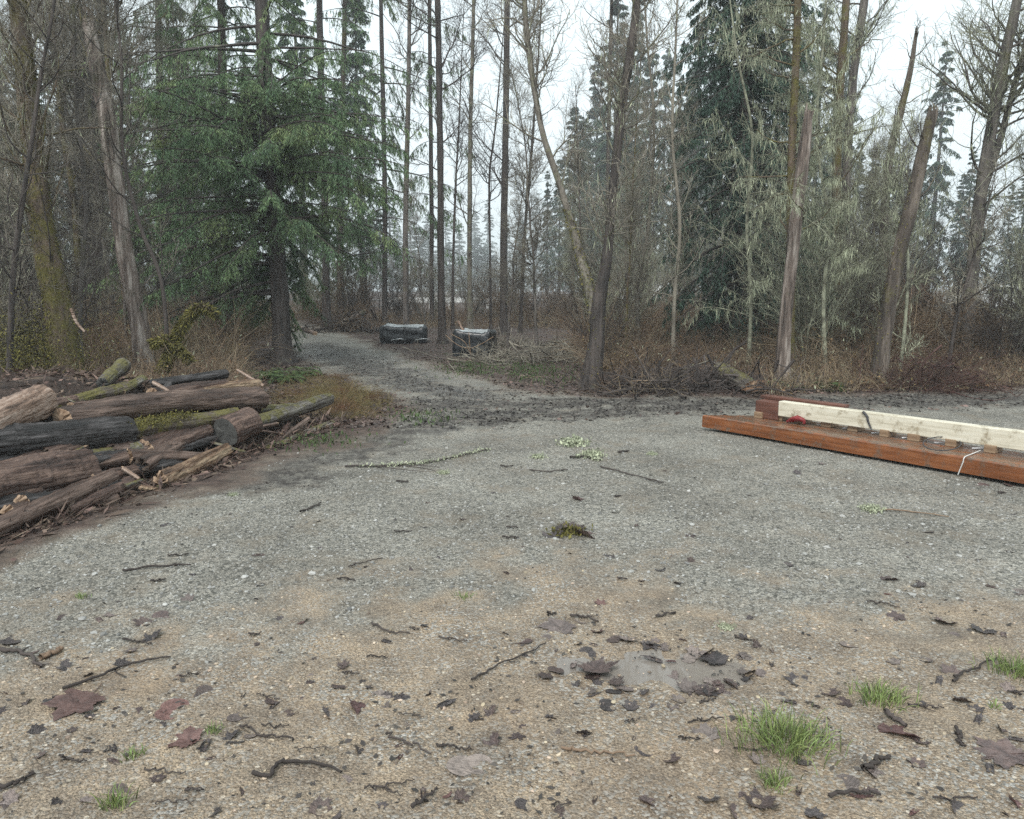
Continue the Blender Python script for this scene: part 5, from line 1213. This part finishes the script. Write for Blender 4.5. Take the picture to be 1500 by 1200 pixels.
KW = ['flat', 'cupped', 'rolled', 'crumpled', 'oval']
CW = {'dark': 'dark wet', 'brown': 'brown', 'red': 'red brown', 'grey': 'grey brown'}
LMESH = {(m, k): [leaf_mesh('leaf', m, 10+i*7+k*3, k) for i in range(2)] for m in LM for k in range(5)}
def put_leaf(px, py, wpx, m, k, rz, label=None, tilt=0.1):
    q = G(px, py); dist = np.linalg.norm(q-[0, 0, H]); s = wpx*dist/F
    o = bpy.data.objects.new('fallen_leaf', LMESH[(m, k)][int(px) % 2]); C.objects.link(o)
    o.location = (q[0], q[1], float(gnd(q[0], q[1]))-0.0007); o.rotation_euler = (random.uniform(-tilt, tilt), random.uniform(-tilt, tilt), rz); o.scale = (s, s, s*random.uniform(0.4, 0.85))
    return tag(o, label or (CW[m]+' '+KW[k]+' fallen leaf lying on the wet ground'), 'leaf', 'fallen leaves on the ground')
random.seed(9)
NAMED = [(118, 1030, 78, 'red', 0, 'wide red brown maple leaf beneath the long curved twig at left'), (252, 1040, 50, 'red', 4, 'dull red leaf right of the wide red brown one'), (520, 1033, 46, 'red', 3, 'bright red brown folded leaf alone at bottom middle left'),
         (1310, 1075, 56, 'red', 3, 'red brown leaf scrap below the small grass tuft at right'), (1475, 1105, 76, 'brown', 0, 'big brown maple leaf at the right edge'), (870, 980, 64, 'brown', 1, 'cupped brown leaf at the left side of the puddle'),
         (1048, 968, 52, 'dark', 0, 'dark spiky leaf at the right side of the puddle'), (820, 918, 62, 'grey', 0, 'pale grey maple leaf pressed flat above the puddle'), (688, 1122, 62, 'grey', 4, 'large grey pressed leaf near the bottom middle'),
         (1178, 1112, 32, 'dark', 4, 'black oval leaf just below the largest grass tuft'), (1170, 1000, 40, 'dark', 1, 'black curled leaf above the largest grass tuft'), (843, 732, 28, 'red', 3, 'small red brown crumpled leaf alone on the grey gravel'),
         (276, 1085, 54, 'red', 0, 'pinkish brown leaf in the small leaf cluster at bottom left'), (300, 1095, 40, 'dark', 2, 'dark rolled leaf in the small leaf cluster at bottom left')]
for px, py, w, m, k, lb in NAMED: put_leaf(px, py, w, m, k, random.uniform(0, 6.28), lb, 0.08)
LST = [(145, 908, 30), (92, 905, 22), (20, 938, 40), (75, 960, 34), (165, 900, 26), (235, 905, 36), (212, 912, 34), (225, 935, 40), (190, 955, 22), (125, 965, 16), (275, 880, 26), (445, 912, 30), (372, 945, 18), (375, 878, 14), (460, 965, 16), (500, 978, 34), (495, 1005, 40), (455, 1000, 16), (298, 1015, 36), (170, 1038, 18), (130, 1052, 28), (40, 1030, 22), (65, 1030, 26), (8, 1015, 22), (105, 1072, 18), (60, 1072, 30), (200, 1042, 20), (240, 1062, 20), (350, 1050, 36), (425, 1045, 24), (400, 1025, 36), (480, 1048, 38), (340, 1080, 34), (370, 1075, 30), (312, 1110, 22), (165, 1095, 34), (168, 1117, 30), (230, 1140, 26), (125, 1175, 30), (85, 1175, 22), (10, 1175, 30), (490, 1195, 30),
       (558, 1020, 34), (590, 1022, 34), (625, 1020, 20), (650, 1035, 46), (700, 1050, 28), (595, 1060, 22), (740, 928, 20), (765, 940, 34), (800, 935, 24), (815, 952, 18), (850, 910, 22), (875, 925, 28), (880, 885, 24), (870, 946, 26), (840, 975, 40), (900, 1000, 34), (915, 1008, 30), (960, 968, 44), (985, 970, 24), (925, 1037, 34), (960, 1035, 24), (945, 1015, 26), (990, 990, 28), (805, 1052, 26), (850, 1075, 34), (760, 1078, 30), (725, 1090, 44), (525, 1098, 36), (510, 1140, 26), (585, 1110, 26), (620, 1165, 36), (655, 1165, 20), (560, 1180, 20), (770, 1180, 36), (860, 1078, 24), (945, 1175, 36), (775, 1150, 18), (975, 950, 28), (620, 918, 20), (565, 940, 30),
       (1015, 955, 28), (1110, 945, 30), (1130, 952, 22), (1245, 945, 30), (1130, 972, 28), (1097, 995, 32), (1010, 1015, 24), (1040, 1016, 36), (1160, 1030, 32), (1085, 1053, 26), (1035, 1078, 52), (1215, 1015, 36), (1240, 1030, 32), (1310, 970, 28), (1375, 1000, 34), (1395, 985, 36), (1360, 968, 24), (1440, 925, 46), (1470, 930, 30), (1385, 912, 40), (1310, 905, 34), (1395, 930, 20), (1475, 1035, 30), (1480, 1012, 30), (1465, 1068, 30), (1350, 1030, 24), (1350, 1085, 30), (1110, 1115, 30), (1240, 1150, 52), (1275, 1160, 34), (1275, 1130, 40), (1345, 1120, 30), (1170, 1158, 34), (1110, 1180, 60), (1040, 1170, 40), (1075, 1190, 50), (1190, 1195, 40), (1340, 1190, 30), (1400, 1182, 44), (1430, 1040, 26), (1450, 1125, 40), (1490, 1085, 34), (1300, 850, 30), (1340, 855, 36), (1450, 860, 22), (1490, 868, 28), (1205, 680, 16), (1230, 790, 14), (1095, 905, 22), (990, 855, 24), (940, 850, 18)]
for px, py, w in LST:
    m = random.choices(['dark', 'brown', 'grey', 'red'], [4, 4, 3, 0.6])[0]; k = random.choices([0, 1, 2, 3, 4], [1.2, 2, 3, 4, 1.2])[0]
    put_leaf(px, py, w*0.85, m, k, random.uniform(0, 6.28), None, 0.2)
for _ in range(95):
    py = 860+335*random.random()**0.8; px = random.uniform(-30, 1530)
    if py < 900 and 300 < px < 1100: continue
    m = random.choices(['dark', 'brown', 'grey', 'red'], [5, 3, 2, 0.4])[0]; k = random.choices([0, 1, 2, 3, 4], [1, 2, 2.5, 3, 2])[0]
    put_leaf(px, py, (9+random.random()**2.5*24)*(0.6+0.7*(py-860)/335), m, k, random.uniform(0, 6.28), None, 0.25)
for _ in range(34):
    a_ = random.random()*TAU; r_ = random.uniform(0.85, 1.7)
    put_leaf(955+math.cos(a_)*95*r_, 988+math.sin(a_)*32*r_, random.uniform(14, 40), random.choice(['dark', 'brown', 'grey', 'grey']), random.choice([0, 1, 3, 4]), random.uniform(0, 6.28), 'wet leaf in the drift around the muddy puddle', 0.15)
for _ in range(46):
    px, py = random.uniform(150, 1500), random.uniform(690, 860)
    if py > 0 and px < 760-(py-690)*3.2 and py < 740: continue
    put_leaf(px, py, 8+random.random()*14, random.choice(['dark', 'dark', 'brown']), random.choice([1, 2, 3, 4]), random.uniform(0, 6.28), random.choice(['small dark curled leaf out on the grey gravel', 'small dark leaf scrap out on the grey gravel']), 0.2)

# sticks
def stick(pts, wpx, label, seed, m='twig_dark', forks=2, lich=0, group='twigs scattered on the ground'):
    g = np.random.default_rng(seed); w3 = np.array([G(a, b) for a, b in pts]); dist = np.linalg.norm(w3-[0, 0, H], axis=1); r = 0.75*wpx*dist/F/2*np.linspace(1, 0.6, len(pts))
    c = w3[0].copy(); q, rr = smooth_path(w3, r, 18); q[:, 2] = gnd(q[:, 0], q[:, 1])+rr*0.8+0.004+np.abs(np.sin(np.linspace(0, 6, 18)+seed))*0.006
    q = q-c; q[1:-1, :2] += g.normal(size=(16, 2))*0.006
    b = MB(); b.tubes(q, rr, 6, 0, rough=0.1, seed=seed+1)
    if forks:
        f, fr = sprout(q[None], rr[None], forks, 0.2, 0.9, float(np.linalg.norm(q[-1]-q[0]))*0.4, (25, 60), g, 6, 0.65, 0.0012, 0.15); f[..., 2] = np.maximum(f[..., 2]*0.3, 0.006); b.tubes(f, fr, 5, 0)
    if lich:
        t = g.random(lich)**0.6; p, d, r_ = at_t(q[None], rr[None], np.zeros(lich, int), t); b.blades(p+g.normal(size=(lich, 3))*[0.02, 0.02, 0.008], g.normal(size=(lich, 3))+[0, 0, 0.5], 0.012+0.02*g.random(lich), 0.008+0.01*g.random(lich), 1, g=g)
    o = b.build('twig', [M[m], M['lichen']]); o.location = c; return tag(o, label, 'twig', group)
ST_ = [([(92, 1012), (150, 992), (190, 975), (250, 966)], 5, 'long curved dark twig lying across the dirt at left', 1), ([(0, 955), (40, 962), (60, 980)], 7, 'short dark stick at the left edge above the curved twig', 2), ([(0, 1155), (30, 1150), (50, 1135)], 6, 'bent dark twig in the bottom left corner', 1),
       ([(370, 1138), (395, 1140), (410, 1122), (440, 1118), (500, 1135)], 8, 'thick crooked dark stick at the bottom left of middle', 2), ([(352, 1066), (385, 1078), (430, 1085)], 4, 'thin forked twig above the crooked dark stick', 2), ([(690, 1000), (730, 978), (800, 945)], 4, 'straight dark twig left of the puddle', 2),
       ([(822, 1100), (860, 1104), (930, 1110)], 6, 'flat brown stick at the bottom middle', 1), ([(545, 914), (570, 928), (600, 930)], 4, 'bent twig on the dirt above the red folded leaf', 0), ([(568, 1078), (600, 1092), (632, 1106)], 4, 'thin brown twig below the red folded leaf', 1),
       ([(640, 1094), (660, 1096), (690, 1102)], 5, 'small dark twig near the grey pressed leaf', 0), ([(604, 1184), (622, 1174), (640, 1160)], 7, 'dark stub of twig at the bottom edge', 0), ([(835, 905), (860, 906), (875, 912)], 5, 'curled dark twig over the pale grey maple leaf', 0),
       ([(1265, 1130), (1285, 1118), (1304, 1112)], 9, 'thick dark stick among leaves at bottom right', 1), ([(1215, 1168), (1250, 1164), (1290, 1168)], 7, 'dark stick lying flat below the thick one at bottom right', 0), ([(1296, 1048), (1312, 1058), (1328, 1066)], 9, 'short dark stick next to the red brown scrap at right', 0),
       ([(1400, 1070), (1405, 1085), (1412, 1097)], 6, 'short dark twig near the right edge', 1), ([(1395, 1000), (1420, 985), (1460, 965)], 4, 'thin dark twig pointing at the right hand grass tuft', 2), ([(1200, 1040), (1180, 1030)], 4, 'tiny twig between the two larger grass tufts', 0),
       ([(505, 686), (560, 684), (600, 682), (640, 676), (716, 660)], 4, 'long branching twig with pale lichen on the grey gravel', 5), ([(775, 690), (800, 692), (832, 690)], 3, 'thin twig under the lichen clumps on the gravel', 1), ([(880, 685), (930, 698), (972, 708)], 3, 'long thin twig right of the lichen clumps', 1),
       ([(835, 672), (858, 671), (880, 676)], 5, 'dark lichened twig among the lichen clumps', 1), ([(905, 664), (922, 662)], 4, 'short black twig beyond the lichen clumps', 1), ([(510, 832), (530, 826), (560, 818)], 3, 'thin twig on the gravel left of middle', 0), ([(440, 752), (455, 746), (470, 738)], 4, 'short dark twig on gravel by the log pile', 0),
       ([(180, 838), (230, 832), (280, 830)], 4, 'long low twig on the gravel below the log pile', 2), ([(1290, 748), (1340, 752), (1390, 758)], 3, 'thin pale twig on the gravel in front of the timbers', 1), ([(960, 905), (990, 900)], 4, 'short twig on the dirt above the puddle', 0), ([(60, 968), (78, 960), (92, 954)], 9, 'stubby brown piece of wood on the dirt at far left', 0)]
for k, (p_, w_, lb, f_) in enumerate(ST_):
    stick(p_, w_, lb, 700+k, 'twig_dark' if k not in (6, 26, 28) else 'cane', f_, 500 if k == 18 else (160 if k == 21 else 0))
rs = random.Random(3)
for k in range(44):
    px, py = rs.uniform(40, 1480), rs.choice([rs.uniform(660, 860), rs.uniform(870, 1190), rs.uniform(870, 1190)])
    if px < 760-(py-640)*3.4 and py < 860: continue
    L_ = rs.uniform(12, 46)*(0.5+(py-600)/600); an = rs.uniform(-0.6, 0.6)
    stick([(px, py), (px+L_*0.5, py+math.sin(an)*L_*0.2+rs.uniform(-2, 2)), (px+L_, py+math.sin(an)*L_*0.4)], rs.uniform(2, 4), 'little dark twig lying on the dirt' if py > 880 else 'little dark twig lying on the grey gravel', 760+k, 'twig_dark', rs.choice([0, 0, 1]))
# lichen clumps on the gravel
def clump(px, py, w, m, label, seed, n=500, hgt=0.4):
    g = np.random.default_rng(seed); q = G(px, py); s = w*np.linalg.norm(q-[0, 0, H])/F/2; b = MB()
    p = g.normal(size=(n, 3))*[s*0.45, s*0.45, 0.0]; p[:, 2] = np.abs(g.normal(size=n))*s*hgt*0.5
    b.blades(p, g.normal(size=(n, 3))+[0, 0, 0.6], s*0.25*(0.5+g.random(n)), s*0.12*(0.5+g.random(n)), 0, g=g)
    o = b.build('lichen_clump' if m == 'lichen' else 'moss_clod', M[m]); o.location = (q[0], q[1], float(gnd(q[0], q[1]))); return tag(o, label, 'lichen' if m == 'lichen' else 'moss')
clump(840, 652, 44, 'lichen', 'pale lichen clump farthest out on the gravel', 1); clump(868, 668, 34, 'lichen', 'grey green lichen clump beside the dark lichened twig', 2); clump(788, 671, 22, 'lichen', 'small pale lichen clump left of the others', 3)
clump(955, 666, 16, 'lichen', 'tiny pale lichen bit right of the lichen clumps', 4); clump(1276, 748, 30, 'lichen', 'pale lichen scrap in front of the timbers', 5); clump(650, 694, 18, 'lichen', 'tiny pale lichen bit under the branching twig', 6); clump(342, 726, 14, 'lichen', 'pale lichen speck on the gravel near the log pile', 7)
clump(1064, 920, 26, 'lichen', 'flat pale lichen scrap on the dirt right of middle', 8, 300, 0.15)
clump(834, 782, 56, 'moss', 'dark mossy clod of leaves alone on the grey gravel', 9, 260, 0.18)
for k, (px, py) in enumerate(((815, 786), (840, 772), (850, 784))): put_leaf(px, py, 50, 'brown' if k else 'dark', 3, k*2.0, 'dark crumpled leaf stuck to the mossy clod', 0.2)
# grass tufts
def tuft(px, py, w, hpx, label, seed, n):
    g = np.random.default_rng(seed); q = G(px, py); dist = np.linalg.norm(q-[0, 0, H]); s = w*dist/F/2; h = hpx*dist/F*0.64
    p = np.stack([g.normal(0, s*0.42, n), g.normal(0, s*0.34, n), np.zeros(n)], 1); az = np.arctan2(p[:, 1], p[:, 0])+g.normal(size=n)*0.8
    d = np.stack([np.cos(az)*0.45*g.random(n), np.sin(az)*0.45*g.random(n), np.ones(n)], 1)
    c, r = curves(p, d, h*(0.5+0.6*g.random(n)), np.full(n, 0.0016), 0.0006, 6, g, 0.08, 0, 0.55)
    T = nrm(np.gradient(c, axis=1)); sd = nrm(np.cross(T, g.normal(size=(n, 1, 3)))); wd = (0.0016*np.array([0.8, 1, 1, 0.8, 0.5, 0.1]))[None, :, None]*(0.7+0.6*g.random((n, 1, 1)))
    V = np.stack([c-sd*wd, c+sd*wd], 2).reshape(-1, 3); i = np.arange(n)[:, None]*12+np.arange(5)[None]*2
    b = MB(); b.add(V, np.stack([i, i+1, i+3, i+2], -1).reshape(-1, 4), 0, True)
    o = b.build('grass_tuft', M['grass']); o.location = (q[0], q[1], float(gnd(q[0], q[1]))-0.003); return tag(o, label, 'grass tuft')
for k, a in enumerate([(1150, 1090, 125, 62, 'largest bright green grass tuft on the tan dirt', 520), (1288, 1026, 70, 44, 'medium grass tuft up and right of the largest one', 230), (1486, 985, 60, 38, 'grass tuft cut by the right edge of the photo', 230), (1135, 1150, 46, 34, 'small grass tuft just below the largest one', 110), (168, 1178, 36, 44, 'grass tuft in the bottom left corner', 80), (195, 1108, 28, 22, 'tiny grass tuft above the bottom left tuft', 50), (314, 1072, 24, 20, 'tiny grass tuft by the left leaf cluster', 50), (120, 876, 20, 16, 'pale grass sprig at the gravel edge at far left', 40), (680, 876, 30, 16, 'thin grass sprig where the gravel meets the dirt', 45), (1456, 1036, 18, 20, 'tiny grass sprig near the right edge', 26)]):
    tuft(*a[:5], 800+k, a[5])
# loose stones, leaf crumbs and litter too many to count
ICO = np.array([(0, 1, 1.618), (0, -1, 1.618), (0, 1, -1.618), (0, -1, -1.618), (1, 1.618, 0), (-1, 1.618, 0), (1, -1.618, 0), (-1, -1.618, 0), (1.618, 0, 1), (1.618, 0, -1), (-1.618, 0, 1), (-1.618, 0, -1)])/1.9
from itertools import combinations
ED = min(np.linalg.norm(ICO[i]-ICO[j]) for i, j in combinations(range(12), 2))*1.01
ICF = []
for i, j, k in combinations(range(12), 3):
    if all(np.linalg.norm(ICO[p]-ICO[q]) < ED for p, q in ((i, j), (j, k), (i, k))):
        ICF.append((i, j, k) if np.cross(ICO[j]-ICO[i], ICO[k]-ICO[i])@ICO[i] > 0 else (i, k, j))
ICF = np.array(ICF)
g = np.random.default_rng(900)
def stones(n, y0, y1, xw, rr, keep, b, mi):
    y = y0+(y1-y0)*g.random(n); x = g.uniform(-1, 1, n)*xw*(y+1)*0.74
    zg_, zl_, zm_, zw_ = zones(x, y); k = keep(zg_, zl_, zm_, zw_, x, y); x, y = x[k], y[k]; n = len(x)
    r = rr[0]+(rr[1]-rr[0])*g.random(n)**3
    V = ICO[None]*(1+0.22*g.normal(size=(n, 12, 1)))*np.stack([0.8+0.5*g.random(n), 0.8+0.5*g.random(n), 0.5+0.3*g.random(n)], -1)[:, None]
    a = g.random(n)*TAU; c_, s_ = np.cos(a)[:, None], np.sin(a)[:, None]
    V = np.stack([V[..., 0]*c_-V[..., 1]*s_, V[..., 0]*s_+V[..., 1]*c_, V[..., 2]], -1)*r[:, None, None]
    V += np.stack([x, y, gnd(x, y)+r*0.15], -1)[:, None]
    b.add(V, (ICF[None]+np.arange(n)[:, None, None]*12).reshape(-1, 3), mi, False)
M['stone'] = mat('crushed stone', [(0.3, (0.19, 0.19, 0.18)), (0.7, (0.31, 0.305, 0.29))], 3, rough=0.7, bump=0, island=0.5)
M['pebble'] = mat('tan pebbles', [(0.3, (0.22, 0.17, 0.12)), (0.7, (0.42, 0.35, 0.27))], 3, rough=0.6, bump=0, island=0.6)
sb = MB()
stones(26000, 3.0, 9.0, 1.0, (0.004, 0.0095), lambda a, l_, m_, w_, x, y: (a > 0.5) & (m_ < 0.5) & (g.random(len(x)) < np.clip(1.3-(y-3)/7, 0.2, 1)), sb, 0)
stones(900, 2.5, 8.0, 1.0, (0.009, 0.018), lambda a, l_, m_, w_, x, y: (a > 0.3) & (m_ < 0.5), sb, 0)
stones(9000, 1.7, 5.0, 1.05, (0.003, 0.010), lambda a, l_, m_, w_, x, y: (a < 0.6) & (l_ < 0.3) & (g.random(len(x)) < 1.6*(fbm(x, y, 1.6, 5)-0.3)), sb, 1)
tag(sb.build('loose_gravel', [M['stone'], M['pebble']]), 'loose crushed stones and pebbles strewn over the clearing', 'gravel', kind='stuff')
lb_ = MB(); n = 60000
px = g.uniform(-100, 1600, n); py = 478+150*g.random(n); q = np.array([PZ(a, b, 0)[:2] for a, b in zip(px, py)])
zg_, zl_, zm_, zw_ = zones(q[:, 0], q[:, 1]); k = (g.random(n) < np.maximum(zl_, zm_*0.9)) & (q[:, 1] < 45); q = q[k]; mud_ = zm_[k] > 0.4; n = len(q)
sz = 0.03+0.06*g.random(n)
b0 = np.stack([q[:, 0], q[:, 1], gnd(q[:, 0], q[:, 1])+0.006], 1); d = g.normal(size=(n, 3))*[1, 1, 0.25]; up_ = np.tile([0, 0, 1.0], (n, 1))+0.5*g.normal(size=(n, 3))
lb_.blades(b0[~mud_], d[~mud_], sz[~mud_], sz[~mud_]*0.6, 0, nr=up_[~mud_], g=g); lb_.blades(b0[mud_], d[mud_], sz[mud_]*0.8, sz[mud_]*0.4, 1, nr=up_[mud_], g=g)
n = 22000; y = 1.8+9*g.random(n); x = g.uniform(-1, 1, n)*(y+1)*0.74; zg_, zl_, zm_, zw_ = zones(x, y); k = (g.random(n) < np.where(zg_ > 0.5, 0.06, 0.36)*2.2*sstep(0.42, 0.7, fbm(x, y, 2.2, 17))+zm_*0.6) & (zl_ < .5); x, y = x[k], y[k]; n = len(x); sz = 0.006+0.03*g.random(n)**2.5
lb_.blades(np.stack([x, y, gnd(x, y)+0.004], 1), g.normal(size=(n, 3))*[1, 1, 0.15], sz, sz*0.55, 1, nr=np.tile([0, 0, 1.0], (n, 1))+0.4*g.normal(size=(n, 3)), g=g)
tag(lb_.build('leaf_litter', [M['litter'], M['chip']]), 'small wet leaf scraps and crumbs covering the forest floor and muddy track', 'leaf litter', kind='stuff')

# ---------------------------------------------------------------- misty air
hz_ = MB(); hz_.box((0, 180, 22.0), (860, 500, 50), None, 0, 0)
hm = bpy.data.materials.new('misty air'); hm.use_nodes = True; n_ = hm.node_tree.nodes
n_.remove(n_['Principled BSDF']); pv = n_.new('ShaderNodeVolumePrincipled'); pv.inputs['Density'].default_value = 0.0018; pv.inputs['Color'].default_value = (0.93, 0.97, 1, 1)
pv.inputs['Anisotropy'].default_value = 0.0
hm.node_tree.links.new(pv.outputs[0], n_['Material Output'].inputs['Volume'])
tag(hz_.build('haze', hm), 'thin pale mist hanging through the woods', 'mist', kind='stuff')
